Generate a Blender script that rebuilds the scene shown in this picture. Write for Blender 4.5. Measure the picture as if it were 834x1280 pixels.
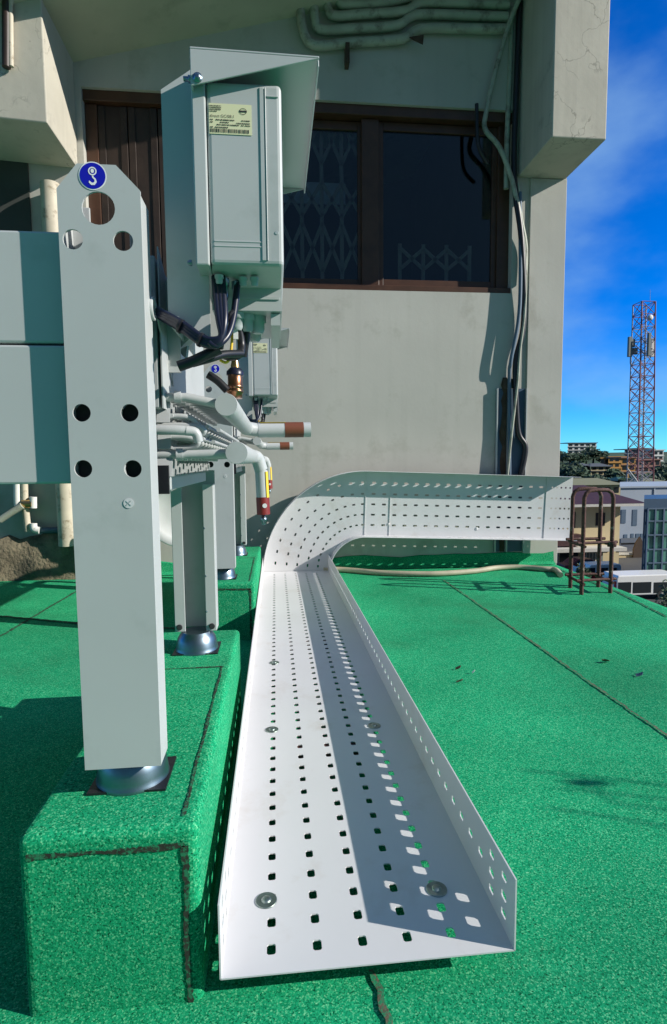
import bpy, bmesh, math, random
from mathutils import Vector, Matrix, Euler
random.seed(7)
PI = math.pi
for o in list(bpy.data.objects): bpy.data.objects.remove(o)
S = bpy.context.scene
COL = S.collection

# ------------------------------------------------------------------ camera
FP, CH = 710.0, 0.718
yv = Vector((-73, 62, -FP)).normalized()
uv_ = Vector((-.0085, 1, .0888)); uv_ = (uv_ - yv * uv_.dot(yv)).normalized()
xv = yv.cross(uv_)
CM = Matrix((xv, yv, uv_))                      # camera -> world rotation
CAMP = Vector((0, 0, CH))
cd = bpy.data.cameras.new('camera'); cam = bpy.data.objects.new('camera', cd); COL.objects.link(cam)
cam.matrix_world = Matrix.Translation(CAMP) @ CM.to_4x4()
cd.sensor_fit = 'HORIZONTAL'; cd.sensor_width = 36; cd.lens = FP / 834 * 36
cd.clip_start = .02; cd.clip_end = 6000
S.camera = cam
def ray(px, py): return CM @ Vector((px - 417, 640 - py, -FP))
def P(px, py, d): r = ray(px, py); return CAMP + r * (d / r.y)
def Q(px, py, z): r = ray(px, py); return CAMP + r * ((z - CH) / r.z)

# ------------------------------------------------------------------ light
SUN = Vector((.267, -.096, .142)).normalized()
el = math.asin(SUN.z); az = math.atan2(SUN.x, SUN.y)
W = bpy.data.worlds.new('World'); S.world = W; W.use_nodes = True
nt = W.node_tree; nt.nodes.clear()
def N(t, kind, **kw):
    n = t.nodes.new(kind)
    for k, v in kw.items():
        if k.startswith('i_'): n.inputs[k[2:].replace('_', ' ')].default_value = v
        else: setattr(n, k, v)
    return n
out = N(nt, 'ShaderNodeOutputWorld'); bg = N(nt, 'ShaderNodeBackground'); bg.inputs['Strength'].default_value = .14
sky = N(nt, 'ShaderNodeTexSky'); sky.sky_type = 'NISHITA'; sky.sun_disc = False
sky.sun_elevation = el; sky.sun_rotation = az; sky.air_density = .8; sky.dust_density = 0.0; sky.ozone_density = 5.0
hs = N(nt, 'ShaderNodeHueSaturation'); hs.inputs['Saturation'].default_value = 1.35; hs.inputs['Value'].default_value = 1.0
nt.links.new(sky.outputs[0], hs.inputs['Color'])
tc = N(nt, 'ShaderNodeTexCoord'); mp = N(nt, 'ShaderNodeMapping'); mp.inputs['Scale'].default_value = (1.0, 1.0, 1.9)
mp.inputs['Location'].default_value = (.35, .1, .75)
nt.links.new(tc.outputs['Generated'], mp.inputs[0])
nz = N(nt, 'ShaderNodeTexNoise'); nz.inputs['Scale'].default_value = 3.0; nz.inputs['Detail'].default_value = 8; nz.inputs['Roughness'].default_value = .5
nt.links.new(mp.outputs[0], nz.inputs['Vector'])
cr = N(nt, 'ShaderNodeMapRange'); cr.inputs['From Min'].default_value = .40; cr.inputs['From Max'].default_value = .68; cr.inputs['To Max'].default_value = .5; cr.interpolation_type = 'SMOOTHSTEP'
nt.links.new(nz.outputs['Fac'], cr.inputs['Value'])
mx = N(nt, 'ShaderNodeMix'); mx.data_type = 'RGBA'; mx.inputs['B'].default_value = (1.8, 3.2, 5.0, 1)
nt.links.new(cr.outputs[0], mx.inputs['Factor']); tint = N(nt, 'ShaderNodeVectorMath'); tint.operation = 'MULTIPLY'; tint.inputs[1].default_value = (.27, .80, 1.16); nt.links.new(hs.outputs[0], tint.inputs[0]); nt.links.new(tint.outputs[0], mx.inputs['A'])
# grey cloud added out of view overhead and behind to mute ambient, blue ahead
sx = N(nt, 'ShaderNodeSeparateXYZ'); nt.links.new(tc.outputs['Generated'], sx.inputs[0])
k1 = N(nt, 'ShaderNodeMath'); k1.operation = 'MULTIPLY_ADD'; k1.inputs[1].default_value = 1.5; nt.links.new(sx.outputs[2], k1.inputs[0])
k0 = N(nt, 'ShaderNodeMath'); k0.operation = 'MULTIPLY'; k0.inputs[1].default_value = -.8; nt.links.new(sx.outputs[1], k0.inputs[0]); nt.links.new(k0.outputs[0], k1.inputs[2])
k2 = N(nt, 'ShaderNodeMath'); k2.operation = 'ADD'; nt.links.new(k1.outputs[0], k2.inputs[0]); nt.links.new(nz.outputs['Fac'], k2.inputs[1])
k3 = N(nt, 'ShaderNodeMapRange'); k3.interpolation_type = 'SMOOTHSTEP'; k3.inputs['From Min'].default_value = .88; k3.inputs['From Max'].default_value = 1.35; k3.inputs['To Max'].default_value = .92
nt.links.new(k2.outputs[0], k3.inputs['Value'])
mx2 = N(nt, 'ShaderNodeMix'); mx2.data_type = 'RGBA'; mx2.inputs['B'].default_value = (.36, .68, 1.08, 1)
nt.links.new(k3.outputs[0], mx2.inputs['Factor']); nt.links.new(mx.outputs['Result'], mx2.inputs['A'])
# blue zenith added out of view to tint shade on upward faces
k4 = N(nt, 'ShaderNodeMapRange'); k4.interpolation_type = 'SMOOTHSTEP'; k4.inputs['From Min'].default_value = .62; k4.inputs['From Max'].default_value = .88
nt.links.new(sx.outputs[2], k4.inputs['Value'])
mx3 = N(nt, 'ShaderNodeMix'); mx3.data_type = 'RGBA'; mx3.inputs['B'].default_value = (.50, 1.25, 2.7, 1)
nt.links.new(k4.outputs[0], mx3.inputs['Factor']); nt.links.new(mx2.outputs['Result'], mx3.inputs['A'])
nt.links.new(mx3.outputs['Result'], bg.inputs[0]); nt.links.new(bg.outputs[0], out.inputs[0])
sl = bpy.data.lights.new('sun', 'SUN'); sl.energy = 5.0; sl.angle = math.radians(.5); sl.color = (1, .955, .88)
so = bpy.data.objects.new('sun', sl); COL.objects.link(so)
so.rotation_euler = SUN.to_track_quat('Z', 'Y').to_euler(); so.location = SUN * 20
S.view_settings.view_transform = 'Standard'; S.view_settings.look = 'None'
S.view_settings.exposure = .29; S.view_settings.gamma = 1
S.render.engine = 'CYCLES'

# ------------------------------------------------------------------ materials
def mat(name, col, rough=.5, metal=0, var=.12, vscale=6, bump=0, bscale=60, spec=.5, dirt=None, dscale=3, dlo=.55, dhi=.75, coat=0, streak=0, crack=0):
    m = bpy.data.materials.new(name); m.use_nodes = True; t = m.node_tree
    b = t.nodes['Principled BSDF']; b.inputs['Roughness'].default_value = rough; b.inputs['Metallic'].default_value = metal
    b.inputs['Specular IOR Level'].default_value = spec; b.inputs['Coat Weight'].default_value = coat
    c = N(t, 'ShaderNodeTexCoord')
    n = N(t, 'ShaderNodeTexNoise'); n.inputs['Scale'].default_value = vscale; n.inputs['Detail'].default_value = 6
    t.links.new(c.outputs['Object'], n.inputs['Vector'])
    r = N(t, 'ShaderNodeMapRange'); r.inputs['From Min'].default_value = .3; r.inputs['From Max'].default_value = .7
    r.inputs['To Min'].default_value = 1 - var; r.inputs['To Max'].default_value = 1 + var * .6
    t.links.new(n.outputs['Fac'], r.inputs['Value'])
    v = N(t, 'ShaderNodeVectorMath'); v.operation = 'SCALE'; v.inputs[0].default_value = col
    t.links.new(r.outputs[0], v.inputs['Scale'])
    last = v.outputs[0]
    if dirt:
        n2 = N(t, 'ShaderNodeTexNoise'); n2.inputs['Scale'].default_value = dscale; n2.inputs['Detail'].default_value = 9; n2.inputs['Roughness'].default_value = .65
        t.links.new(c.outputs['Object'], n2.inputs['Vector'])
        r2 = N(t, 'ShaderNodeMapRange'); r2.inputs['From Min'].default_value = dlo; r2.inputs['From Max'].default_value = dhi
        t.links.new(n2.outputs['Fac'], r2.inputs['Value'])
        q = N(t, 'ShaderNodeMix'); q.data_type = 'RGBA'; q.inputs['B'].default_value = (*dirt, 1)
        t.links.new(r2.outputs[0], q.inputs['Factor']); t.links.new(last, q.inputs['A']); last = q.outputs['Result']
    def over(fac, colr):
        nonlocal last
        q = N(t, 'ShaderNodeMix'); q.data_type = 'RGBA'; q.inputs['B'].default_value = (*colr, 1)
        t.links.new(fac, q.inputs['Factor']); t.links.new(last, q.inputs['A']); last = q.outputs['Result']
    if streak:      # rain runs
        mp_ = N(t, 'ShaderNodeMapping'); mp_.inputs['Scale'].default_value = (16, 16, .7); t.links.new(c.outputs['Object'], mp_.inputs[0])
        n4 = N(t, 'ShaderNodeTexNoise'); n4.inputs['Scale'].default_value = 1; n4.inputs['Detail'].default_value = 5; t.links.new(mp_.outputs[0], n4.inputs['Vector'])
        r4 = N(t, 'ShaderNodeMapRange'); r4.inputs['From Min'].default_value = .52; r4.inputs['From Max'].default_value = .8; r4.inputs['To Max'].default_value = streak; t.links.new(n4.outputs['Fac'], r4.inputs['Value'])
        over(r4.outputs[0], (.16, .155, .12))
    if crack:       # hairline cracks and flaking, in patches
        v4 = N(t, 'ShaderNodeTexVoronoi'); v4.feature = 'DISTANCE_TO_EDGE'; v4.inputs['Scale'].default_value = crack
        nw = N(t, 'ShaderNodeTexNoise'); nw.inputs['Scale'].default_value = crack * 2; nw.inputs['Detail'].default_value = 4; t.links.new(c.outputs['Object'], nw.inputs['Vector'])
        va = N(t, 'ShaderNodeVectorMath'); va.operation = 'MULTIPLY_ADD'; va.inputs[1].default_value = (.25 / crack * 4,) * 3
        t.links.new(nw.outputs['Color'], va.inputs[0]); t.links.new(c.outputs['Object'], va.inputs[2]); t.links.new(va.outputs[0], v4.inputs['Vector'])
        r5 = N(t, 'ShaderNodeMapRange'); r5.inputs['From Min'].default_value = .004; r5.inputs['From Max'].default_value = .014; r5.inputs['To Min'].default_value = 1; r5.inputs['To Max'].default_value = 0; t.links.new(v4.outputs['Distance'], r5.inputs['Value'])
        n6 = N(t, 'ShaderNodeTexNoise'); n6.inputs['Scale'].default_value = 3; t.links.new(c.outputs['Object'], n6.inputs['Vector'])
        r6 = N(t, 'ShaderNodeMapRange'); r6.inputs['From Min'].default_value = .52; r6.inputs['From Max'].default_value = .6; r6.inputs['To Max'].default_value = .45; t.links.new(n6.outputs['Fac'], r6.inputs['Value'])
        mm = N(t, 'ShaderNodeMath'); mm.operation = 'MULTIPLY'; t.links.new(r5.outputs[0], mm.inputs[0]); t.links.new(r6.outputs[0], mm.inputs[1])
        over(mm.outputs[0], (.10, .095, .075))
    t.links.new(last, b.inputs['Base Color'])
    if bump:
        n3 = N(t, 'ShaderNodeTexNoise'); n3.inputs['Scale'].default_value = bscale; n3.inputs['Detail'].default_value = 5
        t.links.new(c.outputs['Object'], n3.inputs['Vector'])
        bp = N(t, 'ShaderNodeBump'); bp.inputs['Strength'].default_value = bump; bp.inputs['Distance'].default_value = .01
        t.links.new(n3.outputs['Fac'], bp.inputs['Height']); t.links.new(bp.outputs[0], b.inputs['Normal'])
    return m
def felt(name):
    m = bpy.data.materials.new(name); m.use_nodes = True; t = m.node_tree; b = t.nodes['Principled BSDF']
    b.inputs['Roughness'].default_value = .95; b.inputs['Specular IOR Level'].default_value = .1
    c = N(t, 'ShaderNodeTexCoord')
    vo = N(t, 'ShaderNodeTexVoronoi'); vo.inputs['Scale'].default_value = 520
    nb = N(t, 'ShaderNodeTexNoise'); nb.inputs['Scale'].default_value = 2.2; nb.inputs['Detail'].default_value = 7
    nf = N(t, 'ShaderNodeTexNoise'); nf.inputs['Scale'].default_value = 260; nf.inputs['Detail'].default_value = 4
    for x in (vo, nb, nf): t.links.new(c.outputs['Object'], x.inputs['Vector'])
    sp = N(t, 'ShaderNodeSeparateColor'); t.links.new(vo.outputs['Color'], sp.inputs[0])
    ad = N(t, 'ShaderNodeMath'); ad.operation = 'ADD'
    m1 = N(t, 'ShaderNodeMath'); m1.operation = 'MULTIPLY'; m1.inputs[1].default_value = .55; t.links.new(sp.outputs[0], m1.inputs[0])
    m2 = N(t, 'ShaderNodeMath'); m2.operation = 'MULTIPLY'; m2.inputs[1].default_value = .5; t.links.new(nf.outputs['Fac'], m2.inputs[0])
    t.links.new(m1.outputs[0], ad.inputs[0]); t.links.new(m2.outputs[0], ad.inputs[1])
    rp = N(t, 'ShaderNodeValToRGB'); e = rp.color_ramp.elements
    e[0].position = .16; e[0].color = (.001, .045, .018, 1); e[1].position = .86; e[1].color = (.20, .62, .32, 1)
    k = e.new(.36); k.color = (.004, .25, .105, 1); k = e.new(.68); k.color = (.014, .40, .175, 1)
    t.links.new(ad.outputs[0], rp.inputs[0])
    r = N(t, 'ShaderNodeMapRange'); r.inputs['From Min'].default_value = .3; r.inputs['From Max'].default_value = .72
    r.inputs['To Min'].default_value = .72; r.inputs['To Max'].default_value = 1.15; t.links.new(nb.outputs['Fac'], r.inputs['Value'])
    v = N(t, 'ShaderNodeVectorMath'); v.operation = 'SCALE'; t.links.new(rp.outputs[0], v.inputs[0]); t.links.new(r.outputs[0], v.inputs['Scale'])
    # faded and grimy patches
    nd = N(t, 'ShaderNodeTexNoise'); nd.inputs['Scale'].default_value = 1.3; nd.inputs['Detail'].default_value = 10; nd.inputs['Roughness'].default_value = .68; nd.inputs['Distortion'].default_value = .6
    t.links.new(c.outputs['Object'], nd.inputs['Vector'])
    rd = N(t, 'ShaderNodeMapRange'); rd.inputs['From Min'].default_value = .53; rd.inputs['From Max'].default_value = .72; rd.inputs['To Max'].default_value = .5; t.links.new(nd.outputs['Fac'], rd.inputs['Value'])
    qd = N(t, 'ShaderNodeMix'); qd.data_type = 'RGBA'; qd.inputs['B'].default_value = (.03, .13, .06, 1)
    t.links.new(rd.outputs[0], qd.inputs['Factor']); t.links.new(v.outputs[0], qd.inputs['A'])
    t.links.new(qd.outputs['Result'], b.inputs['Base Color'])
    bp = N(t, 'ShaderNodeBump'); bp.inputs['Strength'].default_value = .5; bp.inputs['Distance'].default_value = .002
    t.links.new(ad.outputs[0], bp.inputs['Height']); t.links.new(bp.outputs[0], b.inputs['Normal'])
    return m
def glass(name, tint, refl=.05):
    m = bpy.data.materials.new(name); m.use_nodes = True; t = m.node_tree; t.nodes.clear()
    o = N(t, 'ShaderNodeOutputMaterial'); a = N(t, 'ShaderNodeBsdfTransparent'); a.inputs[0].default_value = (*tint, 1)
    g = N(t, 'ShaderNodeBsdfGlossy'); g.inputs['Roughness'].default_value = .02
    c = N(t, 'ShaderNodeTexCoord'); n = N(t, 'ShaderNodeTexNoise'); n.inputs['Scale'].default_value = 2
    t.links.new(c.outputs['Object'], n.inputs['Vector'])
    bp = N(t, 'ShaderNodeBump'); bp.inputs['Strength'].default_value = .04; bp.inputs['Distance'].default_value = .02
    t.links.new(n.outputs['Fac'], bp.inputs['Height']); t.links.new(bp.outputs[0], g.inputs['Normal'])
    f = N(t, 'ShaderNodeFresnel'); f.inputs[0].default_value = 1.5
    ma = N(t, 'ShaderNodeMath'); ma.operation = 'ADD'; ma.inputs[1].default_value = refl; t.links.new(f.outputs[0], ma.inputs[0])
    x = N(t, 'ShaderNodeMixShader'); t.links.new(ma.outputs[0], x.inputs[0]); t.links.new(a.outputs[0], x.inputs[1]); t.links.new(g.outputs[0], x.inputs[2])
    t.links.new(x.outputs[0], o.inputs[0]); return m
M = dict(
    felt=felt('green_felt'),
    bitumen=mat('bitumen_seam', (.022, .026, .016), .95, var=.5, vscale=90, dirt=(.012, .18, .08), dscale=170, dlo=.48, dhi=.58),
    soil=mat('seam_soil', (.12, .10, .065), .95, var=.4, vscale=60, bump=.2, bscale=300, dirt=(.01, .2, .09), dscale=110, dlo=.47, dhi=.56),
    grey=mat('grey_coated_steel', (.455, .475, .475), .42, var=.06, vscale=3, dirt=(.35, .375, .365), dscale=7, dlo=.56, dhi=.8),
    greyd=mat('grey_coated_steel_inner', (.40, .44, .45), .45, var=.06),
    tray=mat('white_coated_tray', (.63, .63, .64), .36, var=.05, vscale=2.5, dirt=(.53, .50, .47), dscale=7, dlo=.56, dhi=.8),
    zinc=mat('zinc', (.24, .31, .36), .36, 1, var=.25, vscale=14),
    brass=mat('brass', (.55, .36, .16), .3, 1),
    copper=mat('copper', (.42, .20, .11), .3, 1),
    black=mat('black_rubber', (.012, .012, .016), .4),
    navy=mat('navy_cable', (.01, .012, .03), .35),
    bore=mat('dark_bore', (.022, .026, .028), .8),
    wall=mat('painted_render', (.455, .445, .40), .8, var=.10, vscale=1.6, bump=.05, bscale=40, dirt=(.33, .32, .27), dscale=3.4, dlo=.55, dhi=.75, streak=.10),
    fin=mat('weathered_render', (.49, .46, .38), .82, var=.12, vscale=3, bump=.1, bscale=25, dirt=(.33, .31, .26), dscale=5, dlo=.58, dhi=.72, streak=.22, crack=4),
    soffit=mat('soffit_paint', (.46, .45, .34), .85, var=.15, vscale=2.5, dirt=(.3, .3, .22), dscale=3),
    wood=mat('dark_brown_timber', (.032, .019, .013), .5, var=.35, vscale=9, bump=.1, bscale=30),
    frame=mat('brown_window_frame', (.075, .032, .016), .4, var=.25, vscale=12),
    pane=glass('window_glass', (.72, .78, .8), .01),
    grille=mat('painted_grille', (.42, .34, .25), .5),
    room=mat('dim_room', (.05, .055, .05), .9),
    pipe=mat('painted_conduit', (.36, .38, .31), .6, var=.2, vscale=8, dirt=(.16, .15, .12), dscale=14, dlo=.52, dhi=.7),
    drain=mat('old_plastic_pipe', (.55, .49, .38), .6, var=.15, vscale=10, dirt=(.22, .17, .1), dscale=16, dlo=.55, dhi=.68),
    white=mat('white_plastic', (.78, .76, .72), .4),
    rust=mat('rusty_steel', (.085, .032, .024), .75, var=.4, vscale=30, bump=.3, bscale=120, dirt=(.28, .25, .2), dscale=26, dlo=.60, dhi=.7),
    rustdark=mat('rust_dark', (.07, .045, .03), .9, var=.4, vscale=20),
    dirt=mat('bare_mortar', (.22, .185, .12), .95, var=.45, vscale=18, bump=1, bscale=50, dirt=(.10, .09, .06), dscale=9, dlo=.5, dhi=.62),
    label=mat('label_cream', (.74, .72, .46), .5, var=.03),
    ink=mat('label_ink', (.03, .035, .03), .6),
    yellow=mat('yellow_sticker', (.80, .53, .04), .5),
    brown=mat('brown_tape', (.17, .052, .025), .45),
    red=mat('dark_red_cap', (.20, .018, .016), .45),
    blue=mat('blue_sign', (.006, .008, .42), .4, var=.02),
    signw=mat('sign_white', (.85, .85, .85), .4, var=.02),
    hose=mat('beige_hose', (.42, .38, .27), .6, var=.2, vscale=12),
    leaf=mat('dry_leaf', (.10, .07, .04), .9),
    foliage=mat('foliage', (.035, .085, .02), .6, var=.6, vscale=.8),
    foliage2=mat('foliage_far', (.022, .062, .022), .7, var=.55, vscale=.16),
    trunk=mat('bark', (.09, .065, .045), .9, bump=.4, bscale=12),
    asphalt=mat('asphalt', (.06, .06, .06), .9, vscale=.4),
    hill=mat('hill_ground', (.035, .07, .022), .95, var=.5, vscale=.05),
    cream=mat('cream_wall', (.64, .52, .30), .8, var=.06, vscale=.6),
    redroof=mat('dark_red_roof', (.06, .02, .02), .55, var=.25, vscale=1.5),
    eave=mat('eave_white', (.6, .57, .5), .7),
    darkwin=mat('dark_window', (.02, .025, .028), .15),
    curtain=mat('pale_window', (.22, .27, .25), .3, var=.4, vscale=2),
    bluegrey=mat('blue_grey_wall', (.36, .41, .47), .8, var=.08, vscale=.3),
    panelblue=mat('blue_metal_cladding', (.05, .09, .14), .4, var=.1),
    greenglass=mat('green_glass', (.10, .26, .20), .12, var=.6, vscale=.45),
    busw=mat('bus_white', (.78, .76, .72), .35, var=.04),
    tyre=mat('tyre', (.02, .02, .02), .8), hub=mat('wheel_hub', (.35, .35, .36), .4, .6),
    whub=mat('painted_hub', (.12, .12, .12), .6), lamp=mat('red_tail_lamp', (.45, .02, .02), .3),
    ochre=mat('ochre_wall', (.46, .24, .06), .8), pink=mat('brown_pink_wall', (.27, .15, .12), .8),
    whitew=mat('white_wall', (.62, .62, .60), .8), cream2=mat('pale_cream_wall', (.52, .43, .25), .8),
    slate=mat('slate_roof', (.09, .10, .11), .8), olive=mat('olive_roof', (.20, .20, .12), .8), teal=mat('teal_roof', (.04, .13, .11), .7),
    bluew=mat('dark_blue_facade', (.08, .13, .19), .6),
    mast_r=mat('mast_red', (.24, .07, .08), .6), mast_w=mat('mast_grey', (.34, .33, .36), .6), ant=mat('antenna_grey', (.16, .19, .18), .6), antw=mat('antenna_white', (.62, .62, .6), .6),
    dish=mat('dish_white', (.74, .74, .74), .5),
)

# ------------------------------------------------------------------ mesh helpers
OFF = {}
class MB:
    def __init__(s): s.v = []; s.f = []; s.m = []; s.sm = []
    def add(s, vs, fs, mi=0, smooth=False):
        b = len(s.v); s.v += [Vector(v) for v in vs]
        for f in fs: s.f.append([b + i for i in f]); s.m.append(mi); s.sm.append(smooth)
        return s
    def box(s, x0, x1, y0, y1, z0, z1, mi=0, T=None):
        vs = [Vector((x, y, z)) for z in (z0, z1) for y in (y0, y1) for x in (x0, x1)]
        if T: vs = [T @ v for v in vs]
        return s.add(vs, [(0, 2, 3, 1), (4, 5, 7, 6), (0, 1, 5, 4), (2, 6, 7, 3), (0, 4, 6, 2), (1, 3, 7, 5)], mi)
    def prism(s, pts, vec, mi=0):
        n = len(pts); pts = [Vector(p) for p in pts]; vec = Vector(vec)
        s.add(pts + [p + vec for p in pts], [list(range(n))[::-1], list(range(n, 2 * n))] + [(i, (i + 1) % n, n + (i + 1) % n, n + i) for i in range(n)], mi); return s
    def tube(s, pts, r, n=10, mi=0, caps=True, smooth=True):
        pts = [Vector(p) for p in pts]; k = len(pts); rs = r if isinstance(r, (list, tuple)) else [r] * k
        vs = []; ref = None
        for i, p in enumerate(pts):
            t = (pts[min(i + 1, k - 1)] - pts[max(i - 1, 0)]).normalized()
            if ref is None: ref = Vector((0, 0, 1)) if abs(t.z) < .9 else Vector((1, 0, 0))
            u = (ref - t * ref.dot(t))
            if u.length < 1e-5: u = t.orthogonal()
            u.normalize(); w = t.cross(u); ref = u
            for j in range(n): a = 2 * PI * j / n; vs.append(p + (u * math.cos(a) + w * math.sin(a)) * rs[i])
        fs = [(i * n + j, i * n + (j + 1) % n, (i + 1) * n + (j + 1) % n, (i + 1) * n + j) for i in range(k - 1) for j in range(n)]
        s.add(vs, fs, mi, smooth)
        if caps: s.add(vs[:n], [list(range(n))[::-1]], mi); s.add(vs[-n:], [list(range(n))], mi)
        return s
    def cyl(s, p0, p1, r, n=16, mi=0): return s.tube([p0, p1], r, n, mi)
    def lathe(s, c, axis, prof, n=28, mi=0):
        c = Vector(c); a = Vector(axis).normalized(); u = a.orthogonal().normalized(); w = a.cross(u)
        vs = [c + a * h + (u * math.cos(2 * PI * j / n) + w * math.sin(2 * PI * j / n)) * r for (r, h) in prof for j in range(n)]
        k = len(prof)
        fs = [(i * n + j, i * n + (j + 1) % n, (i + 1) * n + (j + 1) % n, (i + 1) * n + j) for i in range(k - 1) for j in range(n)]
        s.add(vs, fs, mi, True); s.add(vs[:n], [list(range(n))[::-1]], mi); s.add(vs[-n:], [list(range(n))], mi); return s
    def mesh(s, me, T, mi=0):
        return s.add([T @ v.co for v in me.vertices], [list(p.vertices) for p in me.polygons], mi)
    def build(s, name, mats, parent=None, bevel=0, seg=2):
        me = bpy.data.meshes.new(name)
        off = OFF.get(parent, Vector((0, 0, 0)))
        me.from_pydata([v - off for v in s.v], [], s.f)
        if not isinstance(mats, (list, tuple)): mats = [mats]
        for m in mats: me.materials.append(m)
        me.polygons.foreach_set('material_index', s.m); me.polygons.foreach_set('use_smooth', s.sm)
        bm = bmesh.new(); bm.from_mesh(me); bmesh.ops.recalc_face_normals(bm, faces=bm.faces); bm.to_mesh(me); bm.free()
        o = bpy.data.objects.new(name, me); COL.objects.link(o)
        if parent is not None: o.parent = parent; OFF[o] = off
        if bevel:
            b = o.modifiers.new('bevel', 'BEVEL'); b.width = bevel; b.segments = seg; b.limit_method = 'ANGLE'; b.angle_limit = math.radians(40); b.harden_normals = False
        return o
def thing(name, label, cat, loc=(0, 0, 0), group=None):
    o = bpy.data.objects.new(name, None); COL.objects.link(o); o.location = loc; OFF[o] = Vector(loc); o.empty_display_size = .1
    o['label'] = label; o['category'] = cat
    if group: o['group'] = group
    return o
def tag(o, label, cat, group=None):
    o['label'] = label; o['category'] = cat
    if group: o['group'] = group
    return o
def struct(o): o['kind'] = 'structure'; return o
KIDS = {}
def copy_tree(o, parent=None):
    c = o.copy(); COL.objects.link(c)
    if parent: c.parent = parent; c.matrix_parent_inverse = o.matrix_parent_inverse
    for ch in [x for x in bpy.data.objects if x.parent == o]: copy_tree(ch, c)
    return c
def circ(cx, cy, r, n=24): return [(cx + r * math.cos(2 * PI * i / n), cy + r * math.sin(2 * PI * i / n)) for i in range(n)]
def plate(outline, holes, th):
    """flat plate with holes, as a mesh in its own XY plane, thickness along Z"""
    c = bpy.data.curves.new('outline', 'CURVE'); c.dimensions = '2D'; c.fill_mode = 'BOTH'; c.extrude = th / 2
    for loop in [outline] + holes:
        sp = c.splines.new('POLY'); sp.points.add(len(loop) - 1); sp.use_cyclic_u = True
        for p, q in zip(sp.points, loop): p.co = (q[0], q[1], 0, 1)
    o = bpy.data.objects.new('outline', c); COL.objects.link(o)
    dg = bpy.context.evaluated_depsgraph_get(); me = bpy.data.meshes.new_from_object(o.evaluated_get(dg))
    bpy.data.objects.remove(o); bpy.data.curves.remove(c); return me
def text_mesh(body, size):
    c = bpy.data.curves.new('writing', 'FONT'); c.body = body; c.size = size; c.align_x = 'LEFT'; c.extrude = 0; c.resolution_u = 2
    o = bpy.data.objects.new('writing', c); COL.objects.link(o)
    dg = bpy.context.evaluated_depsgraph_get(); me = bpy.data.meshes.new_from_object(o.evaluated_get(dg))
    bpy.data.objects.remove(o); bpy.data.curves.remove(c); return me
def smooth(pts, k=6):
    """Catmull-Rom through points"""
    pts = [Vector(p) for p in pts]; q = [pts[0]] + pts + [pts[-1]]; r = []
    for i in range(1, len(q) - 2):
        a, b, c, d = q[i - 1:i + 3]
        for j in range(k):
            t = j / k; r.append(.5 * ((2 * b) + (c - a) * t + (2 * a - 5 * b + 4 * c - d) * t * t + (3 * b - a - 3 * c + d) * t ** 3))
    return r + [pts[-1]]
XZ = Matrix(((1, 0, 0, 0), (0, 0, -1, 0), (0, 1, 0, 0), (0, 0, 0, 1)))   # plate XY -> world XZ, facing -Y

WY = 3.58         # front face of the building wall
STREET = -10.0
RE = 1.86         # right edge of the roof
def rz(y): return .03 * min(1, max(0, (y - .9) / 2.68))

# ------------------------------------------------------------------ ground, roof
m = MB(); m.add([(-3000, -3000, STREET), (3000, -3000, STREET), (3000, 5000, STREET), (-3000, 5000, STREET)], [(0, 1, 2, 3)])
struct(m.build('ground', M['asphalt']))
m = MB(); ys = [-4, 0, .9, 1.4, 1.9, 2.4, 2.9, 3.3, WY]
pts = [(y, rz(y)) for y in ys]
vs = []
for (x, dz) in ((-7, 0), (RE - .05, 0), (RE - .012, -.006), (RE, -.03)):
    for (y, z) in pts: vs.append((x, y, z + dz))
n = len(pts); fs = [(c * n + i, (c + 1) * n + i, (c + 1) * n + i + 1, c * n + i + 1) for c in range(3) for i in range(n - 1)]
m.add(vs, fs)
m.add([(RE, y, z - .03) for y, z in pts] + [(RE, y, z - .25) for y, z in pts], [(i, i + 1, n + i + 1, n + i) for i in range(n - 1)])
struct(m.build('roof', M['felt']))
def seam(name, pts, w, mt, jit=.35):
    """a worn joint lying on the roof"""
    pts = [Vector(p) for p in pts]; L = []
    for a, b in zip(pts[:-1], pts[1:]):
        k = max(2, int((b - a).length / .012))
        for i in range(k): L.append(a.lerp(b, i / k))
    L.append(pts[-1]); vs = []
    for i, p in enumerate(L):
        t = (L[min(i + 1, len(L) - 1)] - L[max(0, i - 1)]); s = Vector((-t.y, t.x, 0)).normalized()
        wl = w * (1 + random.uniform(-jit, jit)); wr = w * (1 + random.uniform(-jit, jit)); o = random.uniform(-.3, .3) * w
        for q in (p + s * (wl / 2 + o), p - s * (wr / 2 - o)): vs.append((q.x, q.y, rz(q.y) + .0035 if p.z < .1 else p.z + .0035))
    mb = MB(); mb.add(vs, [(2 * i, 2 * i + 1, 2 * i + 3, 2 * i + 2) for i in range(len(L) - 1)])
    return struct(mb.build(name, mt))
def G(px, py): return Q(px, py, .015)
seam('roof_seam', [G(555, 728), G(640, 785), G(700, 826), G(834, 916), G(900, 961)], .008, M['soil'])
seam('roof_seam', [Q(463, 1215, 0), Q(476, 1240, 0), Q(488, 1290, 0)], .009, M['soil'])
seam('roof_seam', [G(0, 797), G(96, 742)], .012, M['bitumen'])
seam('roof_seam', [G(0, 772), G(100, 781), G(330, 792)], .014, M['bitumen'])
seam('roof_seam', [G(700, 715), G(772, 742), G(834, 772)], .01, M['bitumen'])

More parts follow.
